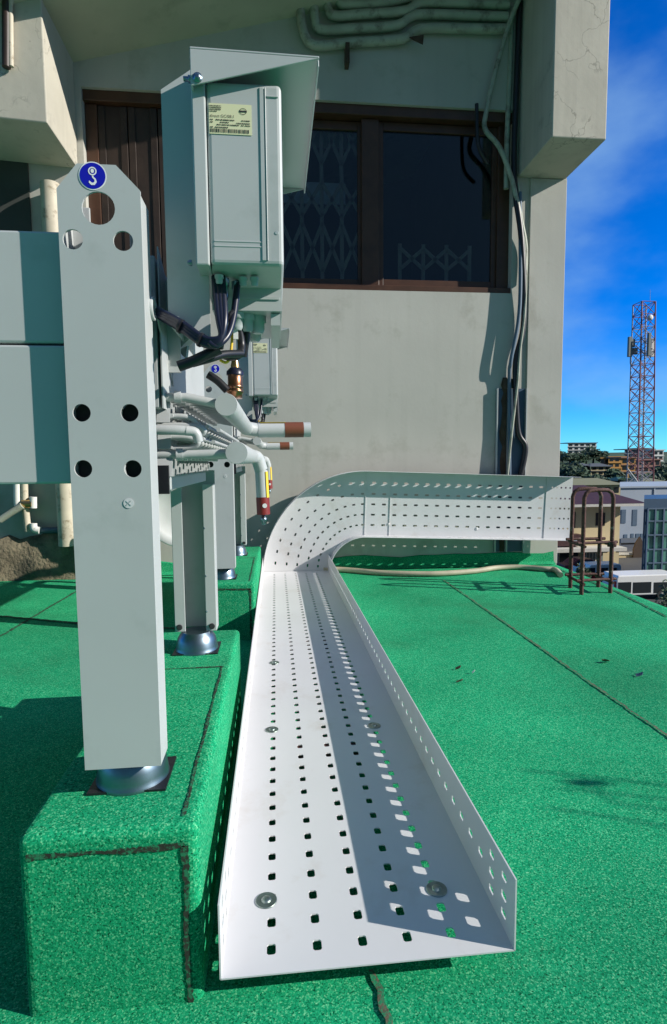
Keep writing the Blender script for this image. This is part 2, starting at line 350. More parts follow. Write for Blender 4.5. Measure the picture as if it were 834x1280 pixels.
# green upstand where the felt turns up the wall
m = MB()
xs = [-7 + i * .12 for i in range(76)]; xs = [x for x in xs if x < RE - .03] + [RE - .03]
vs = []
for x in xs:
    h = .105 + random.uniform(-.012, .012)
    vs += [(x, WY - .05, .034), (x, WY - .02, .05), (x, WY - .012, h), (x, WY - .002, h + .004)]
m.add(vs, [(4 * i + j, 4 * i + 4 + j, 4 * i + 5 + j, 4 * i + 1 + j) for i in range(len(xs) - 1) for j in range(3)])
struct(m.build('roof_upstand', M['felt']))

# ------------------------------------------------------------------ plinths
def plinth(x0, x1, y0, y1, label):
    t = thing('plinth', label, 'plinth', ((x0 + x1) / 2, y0, 0), 'felt covered plinths under the coolers')
    MB().box(x0, x1, y0, y1, -.05, .248).build('body', M['felt'], t, .013, 4)
    mb = MB()
    def strip(a, b, w, nrm):
        a, b, w, nrm = map(Vector, (a, b, w, nrm)); k = int((b - a).length / .004); vs = []
        for i in range(k + 1):
            p = a.lerp(b, i / k) + nrm * .0016; g1 = .75 + .3 * math.sin(i * .11 + a.x * 90) + random.uniform(-.3, .3); g2 = .75 + .3 * math.sin(i * .17 + 2) + random.uniform(-.3, .3); vs += [p + w * g1, p - w * g2]
        mb.add(vs, [(2 * i, 2 * i + 1, 2 * i + 3, 2 * i + 2) for i in range(k)])
    xi = x1 - .018
    strip((x0 + .012, y0, .222), (xi, y0, .222), (0, 0, .0048), (0, -1, 0))
    strip((xi, y0, .222), (xi, y0, -.02), (.0048, 0, 0), (0, -1, 0))
    strip((xi - .004, y0 + .02, .248), (xi - .004, y0 + .58, .248), (.0028, 0, 0), (0, 0, 1))
    strip((x0 + .02, y0 + .58, .248), (xi, y0 + .58, .248), (0, .003, 0), (0, 0, 1))
    mb.build('joint', M['bitumen'], t)
    return t
plinth(-.335, -.108, .716, 1.60, 'green felt covered plinth nearest the camera, under the two front grey legs')
plinth(-.28, -.088, 2.23, 3.20, 'shorter looking green felt plinth at the back beside the tray bend, under the rear cooler')

# ------------------------------------------------------------------ building with the window
HX0, HX1 = -5.0, RE
Bd = thing('building', 'weathered beige rendered building with brown window band and projecting fins behind the roof', 'building', (0, WY, 0))
def PW(px, py, d=WY): return P(px, py, d)
wx0, wx1, wz0, wz1 = PW(105, 200).x, PW(641, 250).x, 1.775, PW(640, 138).z
m = MB()
m.box(HX0, HX1, WY, WY + .22, 0.0, wz0); m.box(HX0, wx0, WY, WY + .22, wz0, wz1); m.box(wx1, HX1, WY, WY + .22, wz0, wz1)
m.box(HX0, HX1, WY, WY + .22, wz1, 4.6)
m.box(HX1 - .22, HX1, WY + .22, 6.6, 0, 4.6)
m.build('wall', M['wall'], Bd)
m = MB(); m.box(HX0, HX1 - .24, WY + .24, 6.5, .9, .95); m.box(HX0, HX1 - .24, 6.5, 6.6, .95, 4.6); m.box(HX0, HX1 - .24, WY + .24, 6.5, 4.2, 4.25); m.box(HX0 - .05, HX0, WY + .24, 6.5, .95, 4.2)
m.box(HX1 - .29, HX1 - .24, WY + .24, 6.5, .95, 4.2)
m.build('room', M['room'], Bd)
# lower storeys under the roof
m = MB(); m.box(-7, RE - .02, -4, WY - .02, STREET, -.255); m.box(-7, RE - .02, WY, 9.2, STREET, 0); m.build('lower_storey', M['wall'], Bd)
# pitched soffit
a, b = PW(105, 75), PW(373, 20); sl_ = (b.z - a.z) / (b.x - a.x)
def sz(x): return a.z + (x - a.x) * sl_
m = MB()
for (x0, x1) in ((HX0, HX1 + .12),):
    m.add([(x0, WY - .56, sz(x0)), (x1, WY - .56, sz(x1)), (x1, WY + .01, sz(x1)), (x0, WY + .01, sz(x0)),
           (x0, WY - .56, sz(x0) + .2), (x1, WY - .56, sz(x1) + .2), (x1, 6.75, sz(x1) + .2), (x0, 6.75, sz(x0) + .2)],
          [(0, 1, 2, 3), (4, 5, 6, 7), (0, 1, 5, 4), (1, 2, 6, 5), (2, 3, 7, 6), (3, 0, 4, 7)])
m.build('eave', M['soffit'], Bd)
# projecting fins
DF = 3.13
def fin(xa, xb, zb, zt, skew=0):
    m = MB(); m.add([(xa, DF, zb + skew), (xb, DF, zb), (xb, WY - .002, zb), (xa, WY - .002, zb + skew), (xa, DF, zt), (xb, DF, zt), (xb, WY - .002, zt), (xa, WY - .002, zt)],
                    [(0, 1, 2, 3), (4, 5, 6, 7), (0, 1, 5, 4), (1, 2, 6, 5), (2, 3, 7, 6), (3, 0, 4, 7)])
    m.build('fin', M['fin'], Bd, .006, 2)
p0, p1 = P(690, 171, DF), P(758, 174, DF); fin(p0.x, p1.x, p0.z, 4.2)
p1 = P(59, 151, DF); fin(p1.x - 1.0, p1.x, p1.z - .01, sz(p1.x) + .15, .06)
# pilaster strip on the right
pl = PW(659, 400).x
m = MB(); m.box(pl, HX1 - .002, WY - .012, WY - .001, .03, p0.z - .002); m.build('pilaster', M['wall'], Bd, .004)
# window band
yf = WY + .05
def bar(mb, x0, x1, z0, z1, y0=yf, y1=yf + .06, mi=0): mb.box(x0, x1, y0, y1, z0, z1, mi)
xm0, xm1 = PW(454, 250).x, PW(476, 250).x; xs0 = PW(236, 250).x; xr = PW(626, 250).x
wf = MB()
bar(wf, wx0, wx1, wz0, wz0 + .035, WY + .005, yf + .08); bar(wf, wx0, wx1, wz1 - .06, wz1, WY + .02, yf + .08)
bar(wf, xm0, xm1, wz0 + .037, wz1 - .062); bar(wf, xr, wx1, wz0 + .037, wz1 - .062)
bar(wf, wx0, wx0 + .07, wz0 + .037, wz1 - .062); bar(wf, xs0, xs0 + .09, wz0 + .037, wz1 - .062, yf - .01)
wo = wf.build('window', M['frame'], Bd, .004)
for (x0, x1, yy) in ((xs0 + .09, xm0 + .03, yf + .035), (xm1 - .02, xr + .02, yf + .02)):
    s = MB(); w = .05
    bar(s, x0, x0 + w, wz0 + .04, wz1 - .065, yy, yy + .03); bar(s, x1 - w, x1, wz0 + .04, wz1 - .065, yy, yy + .03)
    bar(s, x0 + w, x1 - w, wz0 + .04, wz0 + .09, yy, yy + .03); bar(s, x0 + w, x1 - w, wz1 - .115, wz1 - .065, yy, yy + .03)
    s.build('sash', M['frame'], wo, .003)
    MB().box(x0 + w - .005, x1 - w + .005, yy + .012, yy + .017, wz0 + .085, wz1 - .11).build('pane', M['pane'], wo)
# collapsible grilles behind the glass
def grille(x0, x1, z0, z1, y, nx, rows, zr0, zr1):
    g = MB(); dx = (x1 - x0) / nx
    for i in range(nx + 1): g.box(x0 + i * dx - .012, x0 + i * dx + .012, y, y + .012, z0, z1)
    for (za, zb) in rows:
        for i in range(nx):
            xa, xb = x0 + i * dx, x0 + (i + 1) * dx
            for (p, q) in (((xa, za), (xb, zb)), ((xa, zb), (xb, za))):
                d = Vector((q[0] - p[0], 0, q[1] - p[1])); nn = Vector((-d.z, 0, d.x)).normalized() * .011
                A = Vector((p[0], y - .008, p[1])); B = Vector((q[0], y - .008, q[1]))
                g.prism([A - nn, B - nn, B + nn, A + nn], (0, .007, 0))
    return g
gy = WY + .15
za = [PW(400, yy, gy).z for yy in (205, 148, 270, 228, 340, 280)]
g = grille(PW(352, 250, gy).x, PW(452, 250, gy).x, wz0 + .02, wz1, gy, 4, [(za[0], za[1]), (za[2], za[3]), (za[4], za[5])], 0, 0)
g.build('grille', M['grille'], Bd)
g = grille(PW(500, 340, gy).x, PW(587, 340, gy).x, wz0 + .02, PW(560, 306, gy).z, gy, 3, [(PW(560, 338, gy).z, PW(560, 312, gy).z)], 0, 0)
g.build('grille', M['grille'], Bd)
yb0 = WY + .30  # white boards stand in for daylight from windows across the room
for (x_0, x_1, y_0, y_1) in ((380, 438, 146, 186), (352, 432, 226, 256)):
    p_, q_ = PW(x_0, y_0, yb0), PW(x_1, y_1, yb0); MB().box(p_.x, q_.x, yb0, yb0 + .01, q_.z, p_.z).build('daylight_board', M['white'], Bd)
# timber shutters left part of band
sm_ = MB(); sx0, sx1 = wx0 + .072, xs0 - .002
k = 3
for i in range(k):
    xa = sx0 + (sx1 - sx0) * i / k; xb = sx0 + (sx1 - sx0) * (i + 1) / k - .006
    sm_.box(xa, xb, yf + .012, yf + .04, wz0 + .037, wz1 - .062)
    for (q0, q1) in ((xa, xa + .04), (xb - .04, xb)): sm_.box(q0, q1, yf + .004, yf + .010, wz0 + .04, wz1 - .065)
sm_.build('shutter', M['wood'], Bd, .003)
# flat panel with an opening's darkness put into its colour, left beyond the fin
lx1 = PW(37, 230).x
m = MB(); m.box(lx1 - 1.4, lx1, WY - .012, WY - .003, PW(20, 300).z - .3, PW(30, 160).z + .25); m.build('opening_shade', M['room'], Bd)
# exposed mortar kerb at wall foot
m = MB(); vs = []
xk = [-4 + .06 * i for i in range(60)]; xk = [x for x in xk if x < PW(200, 690).x]
for x in xk:
    h = .30 + .03 * math.sin(x * 9) + random.uniform(-.02, .02)
    vs += [(x, WY - .075 + random.uniform(-.012, .012), .03), (x, WY - .07 + random.uniform(-.015, .015), .12 + random.uniform(-.02, .02)), (x, WY - .055 + random.uniform(-.01, .01), h - .06), (x, WY - .03, h), (x, WY, h + .01)]
m.add(vs, [(5 * i + j, 5 * i + 5 + j, 5 * i + 6 + j, 5 * i + 1 + j) for i in range(len(xk) - 1) for j in range(4)], 0, True)
tag(m.build('mortar_kerb', M['dirt']), 'crumbling bare mortar kerb along the wall foot behind the left cooler panels', 'kerb')

# ------------------------------------------------------------------ pipes and cables on the building
def pipe(name, pts, r, mt, label, cat, group=None, sub=8, k=10):
    return tag(MB().tube(smooth(pts, sub), r, k).build(name, mt), label, cat, group)
yc = WY - .035
cg = 'conduits fixed under the eave'
C1 = [[(374, -30), (376, 20), (383, 48), (400, 57), (440, 53), (500, 49), (516, 40), (535, 35), (600, 36), (632, 36)],
      [(391, -30), (394, 25), (403, 37), (440, 36), (495, 32), (512, 22), (530, 18), (600, 20), (634, 21)],
      [(405, -30), (410, 10), (420, 20), (450, 18), (505, 14), (520, 6), (540, 3), (636, 6)],
      [(418, -30), (424, 2), (440, 5), (480, 3), (520, -6), (560, -10), (640, -8)]]
for c, lb in zip(C1, ('lowest of the four bent grey conduits under the eave', 'second lowest of the four bent conduits under the eave',
                      'third conduit from below under the eave, with a flat run', 'topmost bent conduit under the eave, partly cut by the picture top')):
    pipe('conduit', [PW(px, py, yc) for px, py in c], .026, M['pipe'], lb, 'conduit', cg)
for px in (434, 524):
    t = MB()
    q2 = PW(px, 82 if px < 500 else 56, yc)
    if px < 500: t.box(q2.x - .012, q2.x + .012, yc - .03, WY - .002, q2.z, q2.z + .11)
    else: t.prism([PW(512, 46, yc - .036), PW(530, 43, yc - .036), PW(529, 55, yc - .036), PW(518, 50, yc - .036)], (0, .006, 0))
    tag(t.build('conduit_clamp', M['rustdark']), 'rusty strap across the conduits, hanging bracket below it' if px < 500 else 'small torn rusty bracket at the bend of the conduits', 'clamp')
pipe('cable_conduit', [PW(658, -20, WY - .1), PW(640, 20, WY - .06), PW(622, 80, WY - .05), PW(608, 140, WY - .05), PW(607, 162, WY - .05), PW(625, 185, WY - .05), PW(640, 225, WY - .045), PW(651, 275, WY - .04), PW(657, 310, WY - .03), PW(656, 350, WY - .03)], .015, M['pipe'], 'grey curved conduit crossing the upper right corner of the window', 'conduit')
pipe('cable_conduit', [PW(640, 10), PW(637, 100), PW(634, 170), PW(633, 236)], .016, M['pipe'], 'straight upright grey conduit right of the window', 'conduit', sub=3)
pipe('cable', [PW(650, 0, yc), PW(646, 100, yc), PW(643, 220, yc), PW(652, 300, yc - .01), PW(655, 400, yc), PW(645, 450, yc), PW(645, 490, yc), PW(648, 540, yc), PW(657, 560, yc), PW(650, 598, yc)], .018, M['black'], 'thick black cable running down the wall beside the pilaster', 'cable')
pipe('cable', [PW(596, 130, yc - .02), PW(598, 180, yc - .02), PW(610, 205, yc)], .012, M['black'], 'short black cable loop over the window top corner', 'cable')
pipe('cable', [PW(648, 230, yc), PW(657, 330, yc - .01), PW(656, 390, yc - .015), PW(650, 440, yc - .015), PW(647, 480, yc - .02), PW(640, 540, yc - .02), PW(634, 600, yc - .02)], .008, M['pipe'], 'thin pale cable twisting down beside the black cable', 'cable')
pipe('cable', [PW(650, 240, yc), PW(650, 380, yc - .02), PW(639, 450, yc - .02), PW(637, 475, yc), PW(637, 600, yc)], .012, M['bluew'], 'grey cable entering the rusty metal channel', 'cable')
t = thing('cable_channel', 'dark open metal channel with rusty edges on the wall right of the window', 'cable channel', PW(640, 600))
c0, c1, zt, zb = PW(619, 540).x, PW(656, 540).x, PW(636, 486).z, .12
m = MB(); m.box(c0, c1, WY - .008, WY - .002, zb, zt); m.build('back_plate', M['panelblue'], t)
m = MB(); m.box(c0, c0 + .006, WY - .03, WY - .009, zb, zt); m.box(c0 + .075, c0 + .081, WY - .035, WY - .009, zb, zt + .02); m.box(c1 - .006, c1, WY - .031, WY - .009, zb, zt); m.build('flange', M['grey'], t)
m = MB(); vs = []
for i in range(24):
    z = zb + (zt + .07 - zb) * i / 23; vs += [(c0 + .035 + random.uniform(-.012, .012), WY - .012, z), (c0 + .07, WY - .013, z)]
m.add(vs, [(2 * i, 2 * i + 1, 2 * i + 3, 2 * i + 2) for i in range(23)]); m.box(c0 + .045, c0 + .11, WY - .03, WY - .014, zt, zt + .06)
m.build('rust_patch', M['rustdark'], t)
# drain pipe left and small water pipes
dp = MB(); q = PW(83, 640, WY - .07); q1 = PW(63, 200, WY - .07)
dp.tube([(q.x, WY - .07, PW(83, 682, WY - .07).z), (q.x, WY - .07, 2.3)], .052, 18); dp.tube([(q.x, WY - .07, 1.5), (q.x, WY - .07, 1.6)], .058, 18)
tag(dp.build('drain_pipe', M['drain']), 'stained beige drain pipe standing against the wall, left of the front leg', 'pipe')
pipe('water_pipe', [PW(22, 590, WY - .05), PW(22, 622, WY - .05), PW(23, 632, WY - .05), PW(27, 636, WY - .05)], .022, M['white'], 'short white elbow pipe at the far left under the grey panel', 'pipe', sub=4)
t = thing('water_valve', 'brown pipe with white tee and white elbow beside the drain pipe', 'pipe', PW(35, 660, WY - .05))
MB().tube([PW(30, 580, WY - .05), PW(31, 625, WY - .05), PW(35, 664, WY - .05)], .02, 12).build('pipe', M['drain'], t)
MB().tube([PW(28, 630, WY - .06), PW(41, 630, WY - .06)], .026, 12).build('valve_body', M['brass'], t)
MB().tube([PW(42, 621, WY - .06), PW(42, 635, WY - .06)], .022, 12).build('tee', M['white'], t)
MB().tube(smooth([PW(42, 654, WY - .06), PW(43, 661, WY - .06), PW(50, 663, WY - .06)], 5), .022, 12).build('elbow', M['white'], t)
pipe('water_pipe', [PW(0, 650, WY - .08), PW(12, 642, WY - .08), PW(28, 632, WY - .08)], .02, M['pipe'], 'slanting grey pipe at the far left under the panel', 'pipe', sub=3)
pipe('water_pipe', [PW(50, 663, WY - .04), PW(73, 663, WY - .04)], .018, M['bluew'], 'short blue pipe between white elbow and drain pipe', 'pipe', sub=3)
pf = DF - .02
m = MB(); m.tube([P(8, -20, pf), P(8, 84, pf)], .02, 12, 0); m.tube([P(13, -20, pf), P(14, 83, pf)], .012, 12, 1)
tag(m.build('wall_conduit', [M['wood'], M['drain']]), 'brown and beige conduit on the front of the left fin', 'conduit')
# dish leaning behind second leg
m = MB(); c = Vector((PW(226, 640, 3.3).x, 3.32, PW(226, 640).z)); prof = [(.001, .05), (.08, .046), (.15, .03), (.19, .004), (.195, 0), (.19, -.004), (.15, .022), (.08, .038), (.001, .042)]
m.lathe(c, (-.1, 1, .25), prof, 40)
m.tube([c + Vector((0, .05, 0)), (c.x, c.y + .12, rz(3.4))], .018, 10)
tag(m.build('satellite_dish', M['dish']), 'white round dish partly hidden behind the second cooler leg', 'dish')

# ------------------------------------------------------------------ hose
hp = [(400, 702), (418, 707), (440, 712), (480, 715), (540, 716), (590, 713), (620, 709), (650, 708), (680, 710), (694, 711), (701, 717)]
pts = [Q(a, b, .05) for a, b in hp]
pts = [Vector((p.x, min(p.y, WY - .085), rz(p.y) + .017)) for p in pts]
pipe('hose', pts, .0165, M['hose'], 'beige hose lying on the green roof along the wall foot', 'hose')

# ------------------------------------------------------------------ perforated cable tray
TX, TW, TY0, TY1, TZ, TH = -.083, .401, .700, 3.49, .043, .104
TT = .0022
HW, HL = .0062, .0088
def cell(mb, u0, u1, v0, v1, hole, mapf, mi=0):
    """one cell of sheet; hole = (cu, cv, hu, hv) or None"""
    if not hole:
        b = [mapf(u0, v0), mapf(u1, v0), mapf(u1, v1), mapf(u0, v1)]; mb.add(b, [(0, 1, 2, 3)], mi); return
    cu, cv, hu, hv = hole; k = .62
    H = [(cu - hu * k, cv - hv), (cu + hu * k, cv - hv), (cu + hu, cv - hv * .72), (cu + hu, cv + hv * .72), (cu + hu * k, cv + hv), (cu - hu * k, cv + hv), (cu - hu, cv + hv * .72), (cu - hu, cv - hv * .72)]
    O = [(u0, v0), (u1, v0), (u1, v1), (u0, v1)]
    vs = [mapf(*p) for p in O + H]
    mb.add(vs, [(0, 1, 5, 4), (1, 6, 5), (1, 2, 7, 6), (2, 8, 7), (2, 3, 9, 8), (3, 10, 9), (3, 0, 11, 10), (0, 4, 11)], mi)
def sheet(name, us, vs, holes, mapf, parent, th=TT):
    """us, vs: cell borders; holes(i,j) -> hole or None"""
    mb = MB()
    for i in range(len(us) - 1):
        for j in range(len(vs) - 1): cell(mb, us[i], us[i + 1], vs[j], vs[j + 1], holes(i, j, us, vs), mapf)
    me = bpy.data.meshes.new(name); off = OFF[parent]
    me.from_pydata([v - off for v in mb.v], [], mb.f)
    me.materials.append(M['tray'])
    bm = bmesh.new(); bm.from_mesh(me); bmesh.ops.remove_doubles(bm, verts=bm.verts, dist=1e-5); bmesh.ops.recalc_face_normals(bm, faces=bm.faces); bm.to_mesh(me); bm.free()
    o = bpy.data.objects.new(name, me); COL.objects.link(o); o.parent = parent; OFF[o] = off
    s = o.modifiers.new('thickness', 'SOLIDIFY'); s.thickness = th; s.offset = 0
    return o
T = thing('cable_tray', 'long white perforated cable tray lying on the roof and turning right along the wall', 'cable tray', (TX + TW / 2, TY0, .01))
pitch = .0468; nrow = int((TY1 - TY0 - .03) / pitch)
ucols = [.066, .130, .194, .258, .322]
ub = [0, .034, .098, .162, .226, .290, .354, TW]
vb = [0, .015] + [.015 + pitch * (i + 1) for i in range(nrow)] + [TY1 - TY0]
def hfloor(i, j, us, vs):
    if 1 <= i <= 5 and 1 <= j <= nrow: return (ucols[i - 1], (vs[j] + vs[j + 1]) / 2, HW, HL)
base = sheet('tray_base', ub, vb, hfloor, lambda u, v: Vector((TX + u, TY0 + v, TZ)), T)
def hwall(i, j, us, vs):
    if i == 1 and 1 <= j <= nrow: return ((us[1] + us[2]) / 2, (vs[j] + vs[j + 1]) / 2, .0058, .0088)
    if i in (0, 2) and j in (1, 2): return ((us[i] + us[i + 1]) / 2 + (.006 if i == 0 else -.006), (vs[j] + vs[j + 1]) / 2, .0052, .0085)
ws = [0.0, .034, .066, TH]
sheet('side_wall', ws, vb, hwall, lambda u, v: Vector((TX, TY0 + v, TZ + u)), T)
sheet('side_wall', ws, vb, hwall, lambda u, v: Vector((TX + TW, TY0 + v, TZ + u)), T)
# vertical bend: arc in the XZ plane at y = TY1, then run to the right
RI = P(455, 668, TY1).x - (TX + TW) - .01
pE = P(711, 676, TY1)
th_tot = math.radians(92.2)
AC = Vector((TX + TW + RI, TY1, TZ))          # arc centre
def bend(w, a, y=0):                          # w: 0 inner .. TW outer
    r = RI + w; return AC + Vector((-r * math.cos(a), -y, r * math.sin(a)))
na = 24; rows = [.065, .13, .195, .26, .33]
wb = [0, .035, .0975, .1625, .2275, .295, .365, TW]
ab = [th_tot * i / na for i in range(na + 1)]
def hbend(i, j, us, vs):
    if 1 <= i <= 5 and j % 2 == 1:
        r = RI + rows[i - 1]; return (rows[i - 1], (vs[j] + vs[j + 1]) / 2, .0052, min(.0095 / r, .62 * (vs[j + 1] - vs[j]) * .7))
sheet('bend_base', wb, ab, hbend, lambda w, a_: bend(w, a_), T)
fl = [0.0, .035, .07, TH]
def hfl(i, j, us, vs):
    if i == 1 and j % 2 == 0: return ((us[1] + us[2]) / 2, (vs[j] + vs[j + 1]) / 2, .006, (vs[j + 1] - vs[j]) * .28)
sheet('bend_wall', fl, ab, hfl, lambda y, a_: bend(0, a_, y), T)
sheet('bend_wall', fl, ab, hfl, lambda y, a_: bend(TW, a_, y), T)
# run to the right
dr = Vector((math.sin(th_tot), 0, math.cos(th_tot))); nr = Vector((-math.cos(th_tot), 0, math.sin(th_tot)))
O0 = AC + nr * RI
LEN = (pE - O0).dot(dr); LEND = LEN - .155
nr_h = 17; vb2 = [0, .02] + [.02 + (LEND - .04) * (i + 1) / nr_h for i in range(nr_h)] + [LEND]
def hrun(i, j, us, vs):
    if 1 <= i <= 5 and 1 <= j <= nr_h: return (rows[i - 1], (vs[j] + vs[j + 1]) / 2, .0058, .0125)
def runmap(off=0): return lambda w, v: O0 + nr * w + dr * v + Vector((0, -off, 0))
sheet('run_base', wb, vb2, hrun, runmap(), T)
ve = [LEND + .005 + .030 * i for i in range(6)]
def hend(i, j, us, vs):
    if 1 <= i <= 5: return (rows[i - 1], (vs[j] + vs[j + 1]) / 2, .0055, .0058)
sheet('end_plate', wb, [LEND - .02] + ve, lambda i, j, us, vs: hend(i, j, us, vs) if j > 0 else None, runmap(.004), T)
def hfl2(i, j, us, vs):
    if i in (1,) and 1 <= j <= nr_h: return ((us[i] + us[i + 1]) / 2, (vs[j] + vs[j + 1]) / 2, .0058, .0125)
    if i == 2 and j >= nr_h - 3 and j <= nr_h: return ((us[i] + us[i + 1]) / 2, (vs[j] + vs[j + 1]) / 2, .0055, .010)
vb3 = vb2[:-1] + [LEN]
sheet('run_wall', fl, vb3, hfl2, lambda y, v: O0 + dr * v + Vector((0, -y, 0)), T)
sheet('run_wall', fl, vb3, hfl2, lambda y, v: O0 + nr * TW + dr * v + Vector((0, -y, 0)), T)
# coupling plates seen as fine joint lines
for v in (.004, .16):
    a_ = O0 + dr * v; m = MB(); m.box(-.0012, .0012, -.005, -.0015, .002, TW - .002, 0, Matrix.Translation(a_) @ Matrix.Rotation(th_tot - PI / 2, 4, 'Y')); m.build('joint_strip', M['tray'], T)
m = MB(); m.box(TX + .002, TX + TW - .002, TY1 - .006, TY1 - .003, TZ + .002, TZ + .0045)
m.build('joint_strip', M['tray'], T)
# bolts with wide washers
M['washer'] = mat('dull_zinc', (.30, .36, .33), .45, 1, var=.3, vscale=60)
def tray_bolt(p, nrm=(0, 0, 1), r=.0165, seen=M['washer']):
    b = MB(); b.lathe(p, nrm, [(r, 0.0012), (r, .0026), (r * .95, .003)], 24)
    b.lathe(Vector(p) + Vector(nrm) * .0026, nrm, [(.0082, 0), (.0078, .0016), (.005, .003), (.002, .0034)], 14); b.build('bolt', seen, T)
for (px, py) in ((333, 1127), (546, 1113), (340, 913), (468, 908), (343, 829)): tray_bolt(Q(px, py, TZ))
for (px, py) in ((486, 655), (596, 661)): tray_bolt(P(px, py, TY1), (0, -1, 0), .011, M['tray'])
for y in (1.3, 2.1, 2.95): MB().box(TX + .09, TX + TW - .09, y - .02, y + .02, rz(y), TZ - .0035).build('support_bar', M['rust'], T)

# ------------------------------------------------------------------ dry cooler
UY0, UY1 = .78, 1.47
LX0, LX1 = (P(90, 600, UY0).x + P(108, 950, UY0).x) / 2 - .002, (P(185, 600, UY0).x + P(201, 950, UY0).x) / 2 + .002       # leg faces
LZ0, LZ1 = P(155, 960, UY0).z, P(120, 205, UY0).z
def cooler():
    U = thing('dry_cooler', 'grey coated dry cooler nearest the camera, blue hook sign on its tall front leg', 'dry cooler', (-.6, UY0, .248), 'grey dry coolers in a row')
    cx = (LX0 + LX1) / 2; w = LX1 - LX0
    th = .0035
    def legm(x0, x1, y, sgn, top, holes):
        """C-channel leg; sgn=+1: web at y, opens towards +Y"""
        mb = MB()
        c0 = (x0 + x1) / 2
        ol = [(x0, LZ0), (x1, LZ0)] + ([(x1, top - .03), (x1 - .029, top), (x0 + .026, top), (x0, top - .031)] if top > .9 else [(x1, top), (x0, top)])
        me = plate(ol, [circ(c0 + hx, hz, r) for hx, hz, r in holes], th)
        mb.mesh(me, Matrix.Translation((0, y + sgn * th / 2, 0)) @ XZ)
        for (xa, xb) in ((x0, x0 + th), (x1 - th, x1)): mb.box(xa, xb, *sorted((y + sgn * (th + .0002), y + sgn * .045)), LZ0, top - .034)
        lw = .026
        for (xa, xb) in ((x0, x0 + lw), (x1 - lw, x1)): mb.box(xa, xb, *sorted((y + sgn * .0452, y + sgn * .0485)), LZ0, top - .034)
        return mb
    d = UY0
    hl = [((123, 260), .0205), ((91, 299), .0125), ((154, 301), .0125), ((102, 516), .0115), ((162, 516), .0115), ((104, 586), .0115), ((166, 586), .0115)]
    hh = []
    for (q, r) in hl:
        p = P(q[0], q[1], d)
        hh.append((p.x - cx, p.z, r))
    def foot(leg, x, y, sx=1):
        f = MB(); f.lathe((x, y, .248), (0, 0, 1), [(.053, 0), (.053, .004), (.052, .006), (.051, .013), (.049, .024), (.046, .034), (.041, .042), (.036, LZ0 - .2485)], 36)
        f.build('foot', M['zinc'], leg)
        MB().box(x - .054, x + .056, y - .046, y + .046, .2485, .2515).build('foot_pad', M['black'], leg)
    L = legm(LX0, LX1, UY0, 1, LZ1, hh).build('leg', M['grey'], U, .0012, 2)
    foot(L, cx - .004, UY0 + .066)
    # rings bright edge are the plate itself; dark discs behind the lower bolt holes
    for (q, r) in hl[3:]:
        p = P(q[0], q[1], d); MB().lathe((p.x, UY0 + .022, p.z), (0, 1, 0), [(r * 1.3, 0), (r * 1.3, .004)], 16).build('hole_backing', M['bore'], L)
    # hook sign
    s = MB(); p = P(116, 220, d); R = .0172; y0 = UY0 - .0006
    def disc(r, y, mi, cxx=0, czz=0, n=40): s.add([(p.x + cxx + a, y, p.z + czz + b) for a, b in circ(0, 0, r, n)], [list(range(n))], mi)
    disc(R, y0, 1); disc(R * .92, y0 - .0003, 0)
    n = 24; ring = [(p.x + a * .0052, y0 - .0006, p.z + .0055 + b * .0052) for a, b in circ(0, 0, 1, n)] + [(p.x + a * .0037, y0 - .0006, p.z + .0055 + b * .0037) for a, b in circ(0, 0, 1, n)]
    s.add(ring, [(i, (i + 1) % n, n + (i + 1) % n, n + i) for i in range(n)], 1)
    s.add([(p.x + a * .0021, y0 - .0006, p.z + .0058 + b * .0026) for a, b in circ(0, 0, 1, 16)], [list(range(16))], 1)
    hk = [(0, 0), (.0005, -.002), (.003, -.0042), (.0036, -.0072), (.0015, -.0098), (-.0015, -.0099), (-.0038, -.0078), (-.0042, -.0062)]
    hw = [.0010, .0010, .0010, .0014, .0016, .0015, .0012, .0004]; vs = []
    for i, (a, b) in enumerate(hk):
        t = Vector(hk[min(i + 1, len(hk) - 1)]) - Vector(hk[max(i - 1, 0)]); nn = Vector((-t.y, t.x)).normalized() * hw[i]
        vs += [(p.x + a + nn.x, y0 - .0006, p.z + b + nn.y), (p.x + a - nn.x, y0 - .0006, p.z + b - nn.y)]
    s.add(vs, [(2 * i, 2 * i + 1, 2 * i + 3, 2 * i + 2) for i in range(len(hk) - 1)], 1)
    s.build('hook_sign', [M['blue'], M['signw']], L)
    s = MB(); p = P(161, 629, d); s.lathe((p.x, UY0 - .0003, p.z), (0, -1, 0), [(.0068, 0), (.0068, .0005)], 24, 0)
    for q in (45, 135): 
        s.box(-.0045, .0045, -.0013, -.0009, -.0006, .0006, 1, Matrix.Translation((p.x, UY0, p.z)) @ Matrix.Rotation(math.radians(q), 4, 'Y'))
    s.build('plug', [M['tray'], M['greyd']], L)
    # rear leg, opens to the camera
    hr_ = [(h[0], h[1], h[2]) for h in hh[3:]]
    RL = legm(LX0 + .012, LX1 + .012, UY1, -1, .70, hr_).build('leg', M['grey'], U, .0012, 2)
    foot(RL, cx + .012, UY1 - .038)
    for (dx, dz) in ((-.04, .012), (.04, .012)): MB().lathe((cx + .012 + dx, UY1 - .0492, LZ0 + dz), (0, -1, 0), [(.0075, 0), (.0075, .002), (.006, .003)], 14).build('screw', M['bore'], RL)
    for dz in (.05, .14, .26): MB().lathe((LX1 - .012, UY1 - .0492, LZ0 + dz), (0, -1, 0), [(.003, 0), (.002, .002)], 8).build('screw', M['zinc'], RL)
